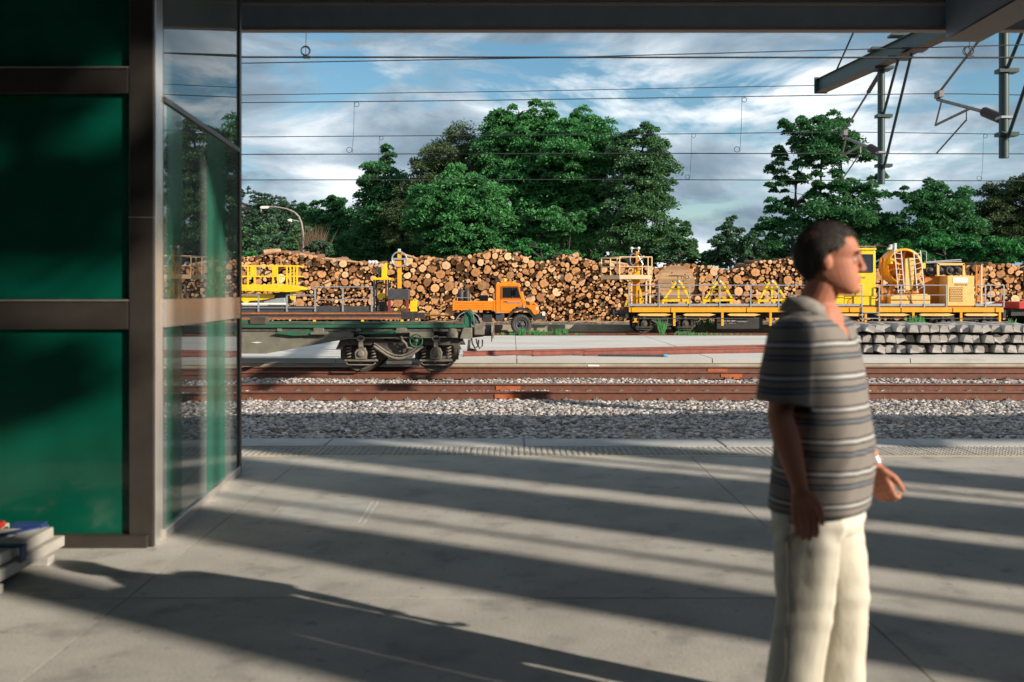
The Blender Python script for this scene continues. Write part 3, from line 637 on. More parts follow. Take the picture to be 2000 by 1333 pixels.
# ------------------------------------------------------------------ log pile
YL = 56.0
PROFILE = [(250,505),(460,506),(495,500),(520,491),(560,491),(590,497),(620,501),(650,506),(680,509),(720,513),(760,511),(800,501),(830,500),(860,505),(880,503),(910,500),(940,493),(960,487),(990,488),(1010,495),(1030,505),(1050,512),(1080,510),(1100,497),(1120,497),(1150,508),(1180,513),(1230,519),(1280,523),(1300,520),(1340,515),(1370,518),(1390,521),(1420,529),(1440,526),(1460,520),(1480,511),(1510,508),(1550,505),(1600,505),(1660,520),(1700,523),(1720,526),(1790,531),(1840,529),(1890,520),(1930,514),(1960,515),(2000,520),(2200,524)]
def top_at(x):
    px = CX + x*F/YL
    for (a, b), (c, d) in zip(PROFILE, PROFILE[1:]):
        if a <= px <= c: return az(b + (d-b)*(px-a)/(c-a), YL)
    return az(515, YL)
def pack(x0, x1, z0, classes, seed, smallzones=True):
    g = np.random.default_rng(seed); cell = 0.62; grid = {}; out = []
    for rmin, rmax, n in classes:
        xs = g.uniform(x0, x1, n); us = g.uniform(0, 1, n); rs = g.uniform(rmin, rmax, n)
        for x, u, r in zip(xs, us, rs):
            zt = top_at(x); z = z0 + r + u*(zt - z0 - 1.4*r)
            if z + r > zt + 0.06: continue
            if smallzones:
                px = CX + x*F/YL; py = HY - (z-CZ)*F/YL
                if ((1150 < px < 1240 and py > 535) or (1040 < px < 1240 and py > 585) or (1480 < px < 1570 and py < 540) or (590 < px < 720 and py > 560)) and r > 0.135: continue
            ci, cj = int(x//cell), int(z//cell); ok = True
            for i in (ci-1, ci, ci+1):
                for j in (cj-1, cj, cj+1):
                    for (a, b, q) in grid.get((i, j), ()):
                        if (a-x)**2 + (b-z)**2 < (q+r)**2*0.86: ok = False; break
                    if not ok: break
                if not ok: break
            if ok: grid.setdefault((ci, cj), []).append((x, z, r)); out.append((x, z, r))
    return out
def log_shape(n, seed):
    g = random.Random(seed); k = g.random(); a0 = g.uniform(0, 6.28)
    rad = [1 + 0.05*math.sin(2*(2*math.pi*i/n) + a0) + g.uniform(-0.035, 0.035) for i in range(n)]
    if seed % 6 == 0:                                    # a split or slabbed log with one flat side
        for i in range(n):
            c = math.cos(2*math.pi*i/n - a0)
            if c > 0.35: rad[i] *= 0.35/c + 0.04
    return [(rad[i]*math.cos(2*math.pi*i/n), rad[i]*math.sin(2*math.pi*i/n)) for i in range(n)]
NL = 12
SHAPES = [log_shape(NL, s) for s in range(18)]
def log_arrays(sh):                                      # unit log: front end at y=0, running to y=1
    V = [(x*0.985, 0, z*0.985) for x, z in sh] + [(x, 0.012, z) for x, z in sh] + [(x*0.95, 1, z*0.95) for x, z in sh] + [(0, -0.004, 0)]
    f4 = []
    for i in range(NL):
        j = (i+1) % NL; f4.append((NL+i, NL+j, 2*NL+j, 2*NL+i)); f4.append((i, j, NL+j, NL+i))
    f3 = [(3*NL, (i+1) % NL, i) for i in range(NL)]
    return V, f4, f3
def log_mesh(idx):
    V, f4, f3 = log_arrays(SHAPES[idx]); me = bpy.data.meshes.new('log'); me.from_pydata(V, [], f4 + f3)
    me.materials.append(M['bark']); me.materials.append(M['logend'])
    uv = me.uv_layers.new(name='UVMap')
    for p in me.polygons:
        end = len(p.vertices) == 3; p.material_index = 1 if end else 0
        p.use_smooth = not end
        for li in p.loop_indices:
            v = me.vertices[me.loops[li].vertex_index].co; uv.data[li].uv = (v.x, v.z)
    me.update(); return me
def place_logs():
    x0, x1, z0 = ax(395, YL), ax(2120, YL), -0.13
    front = pack(x0, x1, z0, [(0.21,0.28,420),(0.16,0.21,1500),(0.11,0.16,6500),(0.075,0.11,26000),(0.045,0.075,42000)], 21)
    g = random.Random(9); front.sort(key=lambda t: -t[2])
    singles = [t for t in front if ax(470, YL) < t[0] < ax(1995, YL)][:300]; sset = set(singles)
    meshes = [log_mesh(i) for i in range(18)]
    for x, z, r in singles:
        o = bpy.data.objects.new('log', meshes[g.randrange(18)]); COL.objects.link(o)
        o.location = (x, YL + g.gauss(0, 0.11) - (0.25 if g.random() < 0.07 else 0), z); o.scale = (r, 2.4, r)
        o.rotation_euler = (g.gauss(0, 0.06), g.uniform(0, 6.28), g.gauss(0, 0.11))
        px = CX + x*F/YL; zt = top_at(x); q = (z - z0)/(zt - z0)
        where = next(w for lim, w in ((600, 'above and behind the yellow work platform'), (730, 'behind the grey railings of the rusty wagon'), (860, 'behind the yellow post with the ring'), (965, 'left of the orange truck cab'), (1060, 'right above the orange truck'), (1190, 'between the orange truck and the cream basket'), (1290, 'beside the cream basket tower'), (1450, 'right of the wooden cable reel'), (1720, 'near the man and the yellow cab'), (1850, 'behind the round orange winch'), (9999, 'at the right end past the engine housing')) if px < lim)
        lev = 'at the crest of' if q > 0.82 else 'halfway up' if q > 0.4 else 'low in'
        tag(o, 'thick log %s the pile, %s' % (lev, where), 'log', 'thick logs %s the pile %s' % (lev, where))
    def bulk(items, yoff, name, label):
        V = []; F4 = []; F3 = []; UV4 = []; UV3 = []; o = 0
        for x, z, r in items:
            sh = SHAPES[g.randrange(18)]; a = g.uniform(0, 6.28); ca, sa = math.cos(a), math.sin(a); tx = g.gauss(0, 0.09); tz = g.gauss(0, 0.05); y = YL + yoff + g.gauss(0, 0.14)
            v, f4, f3 = log_arrays(sh)
            for (vx, vy, vz) in v:
                V.append((x + r*(vx*ca - vz*sa) + tx*vy*2.2, y + vy*2.2 - 0.1*r*vx*g.random(), z + r*(vx*sa + vz*ca) + tz*vy*2.2))
            for f in f4: F4.append([i+o for i in f])
            for f in f3:
                F3.append([i+o for i in f]); UV3.append([(v[i][0], v[i][2]) for i in f])
            o += len(v)
        me = bpy.data.meshes.new(name); me.from_pydata(V, [], F4 + F3); me.materials.append(M['bark']); me.materials.append(M['logend'])
        n4, n3 = len(F4), len(F3)
        me.polygons.foreach_set('material_index', [0]*n4 + [1]*n3); me.polygons.foreach_set('use_smooth', [True]*n4 + [False]*n3)
        uv = me.uv_layers.new(name='UVMap'); flat = np.zeros((n4*4 + n3*3, 2), np.float32); flat[n4*4:] = np.array(UV3).reshape(-1, 2)
        uv.data.foreach_set('uv', flat.ravel()); me.update()
        ob = bpy.data.objects.new(name, me); COL.objects.link(ob); return kind(ob, 'stuff', label)
    bulk([t for t in front if t not in sset], 0.03, 'thin_logs', 'mass of thinner logs and branches filling the stacked log pile')
    back = pack(x0, x1, z0, [(0.17,0.24,5000),(0.09,0.14,9000)], 33, False)
    bulk(back, 0.55, 'inner_logs', 'logs deeper inside the stacked log pile seen through gaps')
    back2 = pack(x0, x1, z0, [(0.22,0.30,5000),(0.12,0.2,14000)], 35, False) + pack(x0, x1, z0, [(0.2,0.30,5000)], 36, False)
    bulk([(x, z - 0.12, r*1.12) for x, z, r in back2], 1.7, 'inner_logs', 'rear rows of the stacked log pile')
    # stray poles lying lengthwise along the crest
    for (xa, ya, xb, yb, r, w) in ((585,497,640,509,0.075,'upper pale pole lying along the crest left of the lamp post'),(634,505,668,512,0.065,'short pale pole on the crest below the leafy bush'),(662,509,722,517,0.075,'lower pale pole sloping along the crest toward the yellow post'),(783,496,830,512,0.07,'pale pole leaning on the pile beside the ringed post'),(1020,512,1037,501,0.05,'short branch stub poking up from the pile crest'),(1110,507,1128,497,0.16,'thick log lying across the crest above the truck'),(1180,512,1236,520,0.11,'grey log lying lengthwise near the raised basket'),(515,494,548,491,0.17,'thick pale log lying crosswise at the left crest')):
        a = at(xa, ya, YL-0.1); b = at(xb, yb, YL+0.25); m = MB(); m.tube([a, a.lerp(b, .5)+Vector((0,0,0.03)), b], [r, r*0.93, r*0.85], 10)
        tag(m.build('pole', M['polewood']), w, 'log')
M['polewood'] = mat('peeled pole', (0.42,0.25,0.14), (0.28,0.16,0.09), 7, 0.8, bump=0.3, stretch=(0.4,1,1))
place_logs()

def litter():
    g = random.Random(4); m = MB()
    for _ in range(520):
        x = g.uniform(ax(800, 53), ax(1700, 53)); y = g.uniform(50.5, 55.7); l = g.uniform(0.1, 0.8); a = g.uniform(0, 3.14); z = -0.115 + g.uniform(0, 0.05)
        m.beam((x, y, z), (x + l*math.cos(a), y + 0.4*l*math.sin(a), z + g.uniform(0, 0.07)), g.uniform(0.015, 0.05), g.uniform(0.01, 0.025))
    kind(m.build('bark_litter', M['polewood']), 'stuff', 'strips of bark and twigs littering the ground before the logs')
litter()

# ------------------------------------------------------------------ railway bogie shared by the wagons
def bogie(t, xa, xb, railz, yn, r, m_frame, m_box, m_wheel, detail=True):
    yf = yn + 2*GA
    for x in (xa, xb):
        for y, s in ((yn, 1), (yf, -1)):
            w = MB(); w.lathe((x, y, railz + r), [(0.06,-0.07*s),(0.14,-0.07*s),(0.15,-0.02*s),(r*0.72,-0.015*s),(r*0.80,-0.055*s),(r,-0.055*s),(r,0.07*s),(r+0.028,0.075*s),(r+0.028,0.10*s),(r*0.78,0.10*s),(0.12,0.05*s)], 36)
            w.add([], []); wo = w.build('wheel', [m_wheel], t)
            if s == 1: MB().lathe((x, y, railz + r), [(r*0.995,-0.058),(r*0.86,-0.058),(r*0.86,-0.06),(r*0.995,-0.06)], 36).build('tyre', M['tyre_steel'], wo)
        MB().tube([(x, yn, railz+r), (x, yf, railz+r)], 0.08, 12).build('axle', M['grime'], t)
        for y, s in ((yn-0.22, -1), (yf+0.22, 1)):
            b = MB(); zc = railz + r
            b.prism([(x-0.13, zc-0.13), (x+0.13, zc-0.13), (x+0.15, zc+0.02), (x+0.09, zc+0.14), (x-0.09, zc+0.14), (x-0.15, zc+0.02)], y-0.10, y+0.12)
            b.lathe((x, y-0.10*1, zc), [(0.001,-0.035),(0.07,-0.035),(0.085,-0.01),(0.085,0.0)], 16)
            b.box(x-0.40, x+0.40, y-0.09, y+0.11, zc-0.19, zc-0.145); b.box(x-0.05, x+0.05, y-0.08, y+0.08, zc+0.14, zc+0.36)
            bo = b.build('axle_box', m_box, t, 0.012)
            for q in (-1, 1):
                pts = [(x + q*0.30 + 0.055*math.cos(k*0.7), y + 0.055*math.sin(k*0.7), zc - 0.14 + k*0.30/36) for k in range(37)]
                MB().tube(pts, 0.017, 6).build('spring', m_box, bo)
            MB().tube([(x-0.36, y-0.08, zc-0.22), (x-0.30, y-0.1, zc-0.27), (x+0.30, y-0.1, zc-0.27), (x+0.36, y-0.08, zc-0.22)], 0.018, 6).build('guard_bar', m_box, bo)
    xm = (xa+xb)/2; zc = railz + r; W = (xb-xa)/2
    for y in (yn-0.24, yf+0.16):
        f = MB()
        up = [(xa-0.62, zc+0.10), (xa-0.50, zc+0.36), (xa+0.35, zc+0.40), (xm-0.3, zc+0.30), (xm+0.3, zc+0.30), (xb-0.35, zc+0.40), (xb+0.50, zc+0.36), (xb+0.62, zc+0.10),
              (xb+0.46, zc+0.10), (xb+0.40, zc+0.20), (xb-0.38, zc+0.20), (xm+0.32, zc-0.10), (xm-0.32, zc-0.10), (xa+0.38, zc+0.20), (xa-0.40, zc+0.20), (xa-0.46, zc+0.10)]
        f.prism(up, y, y+0.08); f.build('side_frame', m_frame, t, 0.01)
    if detail:
        e = MB(); pts = []
        for k in range(13):
            q = k/12*2-1; pts.append((xm + q*W*0.66, yn-0.30, zc + 0.13 - 0.30*(1-q*q)**1.3 + 0.05))
        e.tube(pts, 0.035, 8); e.tube([(p[0], p[1]+0.05, p[2]+0.07) for p in pts], 0.03, 8); e.build('equaliser', m_box, t)
        MB().box(xm-0.30, xm+0.30, yn-0.28, yn-0.12, zc-0.26, zc-0.18).build('brake_beam', m_frame, t, 0.01)
    MB().box(xm-0.18, xm+0.18, yn-0.2, yf+0.2, zc+0.12, zc+0.36).build('bolster', m_frame, t)
    for x, q in ((xa, 1), (xa, -1), (xb, 1), (xb, -1)):
        MB().box(x+q*(r+0.03)-0.04, x+q*(r+0.03)+0.04, yn-0.06, yn+0.06, zc-0.16, zc+0.16).build('brake_shoe', M['grime'], t)

# ------------------------------------------------------------------ green container wagon on the second track
def green_wagon():
    Y = 23.95; yb = 26.5; rz = -0.42; k = F/Y
    t = thing('container_wagon', 'weathered green skeletal container wagon on the nearer track', 'wagon', (ax(600, 25), 25.2, -0.42))
    X = lambda p: ax(p, Y)
    Z = lambda p: az(p, Y)
    for y in (Y, yb-0.12):
        s = MB(); s.box(X(180), X(908), y, y+0.12, Z(640.6), Z(634.5)); s.box(X(180), X(905), y+0.05, y+0.07, Z(648), Z(640.6), 1) ; s.build('side_sill', [M['green_steel'], M['grime']], t, 0.006)  # recessed lower web coloured dark to stand for the shaded gap
    # worn timber along the top of the sill, plank by plank
    g = random.Random(2); x = 180
    while x < 902:
        w = g.uniform(34, 70)
        if g.random() > 0.12: MB().box(X(x), X(min(x+w-1.5, 905)), Y+0.01, Y+0.30, Z(634.2), Z(634.2) + g.uniform(0.02, 0.065)).build('plank', M['timber'], t, 0.008)
        x += w
    Yc = 24.02
    c = MB(); c.pp([(180,646),(660,648),(681,650),(690,652),(690,659),(681,661),(520,690),(180,690)], Yc, 0.10); c.prism([(ax(x_, Yc), az(y_, Yc)) for x_, y_ in ((180,646),(690,650),(690,659),(681,661),(520,690),(180,690))], 26.36, 26.42)
    c.build('centre_sill', M['grey_green'], t)
    cf = MB(); pts = [(180,690),(520,690),(681,661),(872,659)]
    for (a, b), (c_, d) in zip(pts, pts[1:]): cf.beam(at(a, b, Yc) + Vector((0,0.02,0)), at(c_, d, Yc) + Vector((0,0.02,0)), 0.12, 0.025)
    cf.build('sill_flange', M['grey_green'], t)
    MB().box(ax(681, Yc), ax(905, Yc), Yc+0.35, Yc+2.0, az(660, Yc), az(646, Yc)).build('end_sill', M['grey_green'], t)
    for p in (300, 400, 545, 620, 700, 790, 850):
        MB().box(X(p)-0.06, X(p)+0.06, Y+0.03, yb-0.13, Z(650)+0.03, Z(640.8)).build('cross_member', M['grey_green'], t, 0.006)
    MB().pp([(536,652),(545,648),(614,646),(618,655),(575,656.5)], Y-0.02, 0.05).build('locker_arm', M['green_steel'], t, 0.006)
    MB().pp([(700,652.8),(702,650),(774,645.5),(774,652.5)], Y-0.03, 0.05).build('locker_arm', M['green_steel'], t, 0.006)
    b = MB(); b.bp(774, 640.8, 793, 652, Y-0.03, 0.14); b.pp([(772,648),(800,646.5),(800,650.5),(772,651.5)], Y-0.06, 0.08); b.build('twist_lock', M['dust'], t, 0.008)
    b = MB(); b.bp(612, 641, 632, 652, Y-0.03, 0.14); b.pp([(606,650),(640,648),(640,654),(606,654)], Y-0.06, 0.08); b.build('twist_lock', M['grey_green'], t, 0.008)
    MB().bp(800, 648, 847, 658.5, Y+0.06, 0.08).build('side_plate', M['grey_green'], t, 0.006)
    MB().bp(640, 650, 672, 659, Y+0.06, 0.08).build('side_plate', M['grey_green'], t, 0.006)
    MB().bp(488, 619, 519, 634, Y-0.02, 0.32).build('corner_fitting', M['timber'], t, 0.012)
    MB().bp(440, 625, 489, 634.4, Y+0.02, 0.2).build('end_stop', M['green_steel'], t, 0.01)
    rv = MB(); cxp = at(884, 651, Y); r0 = 0.155
    prof = []
    for i in range(6): prof += [(r0*0.93, -0.12+i*0.045), (r0, -0.11+i*0.045), (r0, -0.085+i*0.045)]
    rv.lathe((cxp.x, cxp.y+0.17, cxp.z), [(0.001, -0.125)] + prof + [(0.001, 0.15)], 24, 'Z'); rv.build('ribbed_canister', M['dust'], t)
    h = MB(); h.pp([(898,662),(904,641),(922,641),(922,662)], Y+0.02, 2.3); h.build('headstock', M['grey_green'], t, 0.012)
    for y in (Y+0.38, Y+2.12):
        bf = MB(); a = at(922, 651, Y); x0 = a.x; z = a.z
        bf.lathe((x0, y, z), [(0.001,0.0),(0.135,0.0),(0.125,0.05),(0.105,0.26),(0.09,0.27),(0.09,0.46),(0.001,0.46)], 20, 'X')
        bo = bf.build('buffer', M['grime'], t)
        MB().lathe((x0+0.455, y, z), [(0.001,0.045),(0.12,0.04),(0.225,0.018),(0.225,0.0),(0.001,-0.005)], 24, 'X').build('buffer_plate', M['dust'], bo)
    bx = MB(); bx.bp(926, 633, 946, 655, Y+0.10, 0.3); bx.build('buffer_casing', M['dust'], t, 0.02)
    st = MB(); a = at(915, 640, Y); 
    st.pp([(907,640),(907,612),(911,606),(919,604),(925,613),(925,622),(920,628),(920,640)], Y+0.35, 0.16); st.tube([at(909, 610, Y+0.3), at(916, 607, Y+0.3), at(924, 616, Y+0.3), at(926, 634, Y+0.3)], 0.02, 6)
    st.build('end_lever', M['green_steel'], t, 0.02)
    hs = MB()
    for off in (0, 9):
        hs.tube([at(921+off, 662, Y+0.3), at(923+off, 672, Y+0.25), at(928+off, 681, Y+0.25), at(934+off*0.9, 676, Y+0.25), at(935+off*0.8, 664, Y+0.3)], 0.02, 8)
    hs.build('brake_hose', M['grime'], t)
    MB().pp([(914,664),(919,664),(918,681),(930,683),(932,687),(912,686)], Y+0.2, 0.16).build('coupling_hook', M['grime'], t, 0.012)
    MB().tube([at(470, 660, Y+0.3), at(668, 660, Y+0.3)], 0.012, 6).build('brake_rod', M['black'], t)
    hw = at(813, 666, Y); w = MB(); w.torus((hw.x, Y-0.04, hw.z), 0.15, 0.016, 'Y', 24, 6); w.lathe((hw.x, Y-0.04, hw.z), [(0.001,-0.05),(0.05,-0.05),(0.05,0.12),(0.001,0.12)], 12)
    for q in range(3): w.tube([(hw.x, Y-0.04, hw.z), (hw.x+0.15*math.cos(q*2.1+.5), Y-0.04, hw.z+0.15*math.sin(q*2.1+.5))], 0.012, 5)
    w.build('hand_wheel', M['green_steel'], t)
    pp_ = MB(); pp_.tube([at(783,657,Y), at(786,666,Y), at(793,672,Y), at(795,680,Y), at(806,681,Y)], 0.035, 8); pp_.build('brake_pipe', M['dust'], t)
    sh = MB()
    for p in (705, 852):
        c0 = at(p, 661.5, Y); sh.torus((c0.x, Y-0.05, c0.z), 0.055, 0.018, 'Y', 16, 6, 0, 1.6); sh.box(c0.x-0.05, c0.x+0.05, Y-0.05, Y+0.03, c0.z-0.20, c0.z-0.06)
    sh.build('swing_hanger', M['dust'], t)
    mk = at(501, 669.5, Yc); MB().pp([(490,669.5),(501,668),(512,669.5),(501,671)], Yc-0.012, 0.01).build('painted_mark', M['white'], t)
    bogie(t, ax(708, 24.33), ax(853, 24.33), rz, 24.365, 0.46, M['grime'], M['dust'], M['grime'])
green_wagon()

# ------------------------------------------------------------------ things standing on the far siding
YS = 46.9
def rail_tube(t, pts, r=0.028, name='handrail', m='galv', Y=YS, n=6):
    mb = MB(); mb.tube([at(a, b, Y) for a, b in pts], r, n); return mb.build(name, M[m], t)

def lift_wagon():
    t = thing('flat_wagon', 'rust brown flat works wagon behind the green one, with railings and crane gear', 'wagon', (ax(620, 48), 48.1, -0.42))
    Y = YS
    for y in (Y, Y+2.55):
        s = MB(); s.box(ax(330,Y), ax(783,Y), y+0.06, y+0.09, az(623.5,Y), az(611,Y), 1); s.box(ax(330,Y), ax(783,Y), y, y+0.16, az(614.5,Y), az(611,Y)); s.box(ax(330,Y), ax(783,Y), y, y+0.16, az(624.5,Y), az(620.5,Y)); s.build('side_sill', [M['rust'], M['darkgrey']], t)
    x = 330
    for i in range(7): MB().box(ax(x+i*64.5, Y), ax(x+i*64.5+63.8, Y), Y+0.02, Y+2.65, az(610.9,Y), az(609.4,Y)).build('deck_board', M['timber'], t)
    for a, b in ((466,504),(506,559),(561,614),(617,668),(671,724)): MB().bp(a, 598, b, 609.3, Y+0.06, 0.03).build('side_board', M['darkgrey'], t, 0.004)
    for p, top in ((430,577),(504.6,577),(560,577),(615.3,561),(669.3,561),(726,561)): MB().bp(p-1.6, top, p+1.6, 609.2, Y+0.0, 0.05).build('railing_post', M['galv'], t)
    rail_tube(t, [(430,577),(504.6,577)]); rail_tube(t, [(560,577),(615,577)]); rail_tube(t, [(615.3,561),(727,561)]); rail_tube(t, [(615.3,585.5),(727,585.5)], 0.022); rail_tube(t, [(430,602),(615,602)], 0.022)
    for p in (575,): rail_tube(t, [(p,577),(p,597)], 0.02)
    for p in (614, 708, 785): MB().bp(p-2.6, 624.6, p+2.6, 631.5, Y+0.02, 0.1).build('jack_leg', M['yellow'], t)
    MB().bp(430, 592, 560, 598, Y+0.6, 0.5).build('sack', M['white'], t, 0.06)
    MB().pp([(515,589),(540,583),(556,582),(556,592),(515,592)], Y+0.7, 0.6).build('tarpaulin', M['galv'], t, 0.02)
    # post crane, box and winch group at the right end
    MB().bp(727.8, 542.7, 761.6, 547.2, Y+0.5, 0.9).build('canopy_plate', M['yellow'], t, 0.01)
    for p in (729, 734, 752, 757): MB().bp(p, 547.3, p+3.2, 609.3, Y+(0.55 if p in (729, 757) else 1.25), 0.08).build('frame_post', M['black'], t)
    MB().bp(737, 573, 752.5, 582.5, Y+0.6, 0.5).build('toolbox', M['yellow'], t, 0.01)
    MB().bp(738, 590, 751, 609.3, Y+0.6, 0.5).build('engine_block', M['black'], t, 0.02)
    MB().pp([(745,541),(745,530),(751,516),(753,513),(756,515),(755,538),(758,542.6),(745,542.6)], Y+0.6, 0.12).build('mast_arm', M['yellow'], t, 0.01)
    MB().bp(738, 522, 744, 542, Y+0.65, 0.2).build('hydraulic_block', M['black'], t, 0.01)
    for p in (722, 728.5, 734.5): 
        c = at(p, 513, Y+0.7); MB().lathe((c.x, c.y, c.z), [(0.001,-0.10),(0.085,-0.10),(0.10,-0.06),(0.07,0.08),(0.001,0.09)], 14).build('work_lamp', M['alu'], t)
    MB().bp(718, 514.5, 740, 516.5, Y+0.74, 0.06).build('lamp_bar', M['darkgrey'], t)
    MB().bp(776, 492, 783.5, 564, Y+0.9, 0.18).build('crane_post', M['amber'], t, 0.01)
    MB().bp(777, 486.5, 782.5, 492, Y+0.93, 0.13).build('post_cap', M['alu'], t, 0.01)
    c = at(779.8, 507, Y+0.85); hw = MB(); hw.torus((c.x, c.y, c.z), 0.355, 0.035, 'Y', 40, 8); hw.beam((c.x-0.35, c.y, c.z+0.02), (c.x+0.35, c.y, c.z+0.02), 0.05, 0.09); hw.build('guide_ring', M['galv'], t)
    MB().bp(756.4, 565, 798, 586, Y+0.3, 0.7).build('control_cabinet', M['darkgrey'], t, 0.02)
    for p in (758, 793): MB().bp(p, 586.2, p+5, 609.3, Y+0.34, 0.1).build('cabinet_leg', M['darkred'], t)
    pm = MB(); pm.bp(801, 588, 813, 609, Y+0.5, 0.4); pm.tube([at(800,596,Y+.6), at(790,602,Y+.6), at(770,606,Y+.6)], 0.03, 6); pm.tube([at(807,588,Y+.6), at(810,583,Y+.6), at(815,590,Y+.6)], 0.03, 6); pm.build('pump', M['yellow'], t, 0.015)
    bf = MB(); bf.bp(783, 609.6, 806, 624, Y+0.1, 2.4); bf.bp(806, 611, 829, 622, Y+0.35, 0.4); bf.build('headstock', M['black'], t, 0.015)
    MB().tube([at(829, 616, Y+1.2), at(879, 617, Y+1.2)], 0.045, 8).build('drawbar', M['amber'], t)
    bogie(t, ax(640, 47.2), ax(718, 47.2), -0.42, 47.27, 0.42, M['black'], M['grime'], M['black'], False)
    bogie(t, ax(380, 47.2), ax(455, 47.2), -0.42, 47.27, 0.42, M['black'], M['grime'], M['black'], False)
    # boom lift carried on the deck
    b = thing('work_platform', 'bright yellow railed work platform on its folded boom above the rusty wagon', 'lift', at(520, 597, Y+1.2))
    fl = MB(); fl.pp([(380,556),(560,556.5),(578,559),(589,562),(589,566.5),(580,570),(560,571),(380,566)], Y+0.5, 1.35); fl.build('platform_floor', M['yellow'], b, 0.02)
    for yy in (Y+0.52, Y+1.75):
        for p in (470, 484, 560, 567, 574, 580): MB().bp(p-1.5, 519, p+1.5, 557, yy, 0.06).build('railing_post', M['yellow'], b)
        rr = MB(); rr.bp(380, 518.5, 581.5, 521.3, yy-0.002, 0.064); rr.bp(380, 538.8, 581.5, 541.6, yy-0.002, 0.064); rr.build('guard_rail', M['yellow'], b)
    for p0, p1 in ((489,500), (531.6,542.4)): MB().bp(p0, 521.3, p1, 538.7, Y+0.51, 0.07).build('rail_panel', M['yellow'], b)
    for p in (497, 533, 543): MB().bp(p-1.6, 541.8, p+1.6, 557, Y+0.52, 0.06).build('railing_post', M['yellow'], b)
    er = MB(); 
    for py in (520, 540): er.beam(at(580, py, Y+0.55), at(580, py, Y+0.55) + Vector((0, 1.25, 0)), 0.06, 0.06)
    er.build('guard_rail', M['yellow'], b)
    MB().bp(501, 522, 507, 534, Y+0.7, 0.2).build('control_box', M['galv'], b, 0.01)
    bm = MB(); bm.pp([(380,573),(530,574),(537,577),(535,583),(510,587),(488,588),(479,593.5),(472,588),(380,588)], Y+0.9, 0.5); bm.build('boom', M['yellow'], b, 0.02)
    MB().pp([(566,571),(574,571),(573,590),(566,583)], Y+0.8, 0.5).build('hinge', M['yellow'], b, 0.01)
    MB().pp([(535,572),(566,572),(566,592),(545,597),(430,597),(430,588),(510,588)], Y+1.0, 0.7).build('turret', M['darkgrey'], b, 0.02)
lift_wagon()

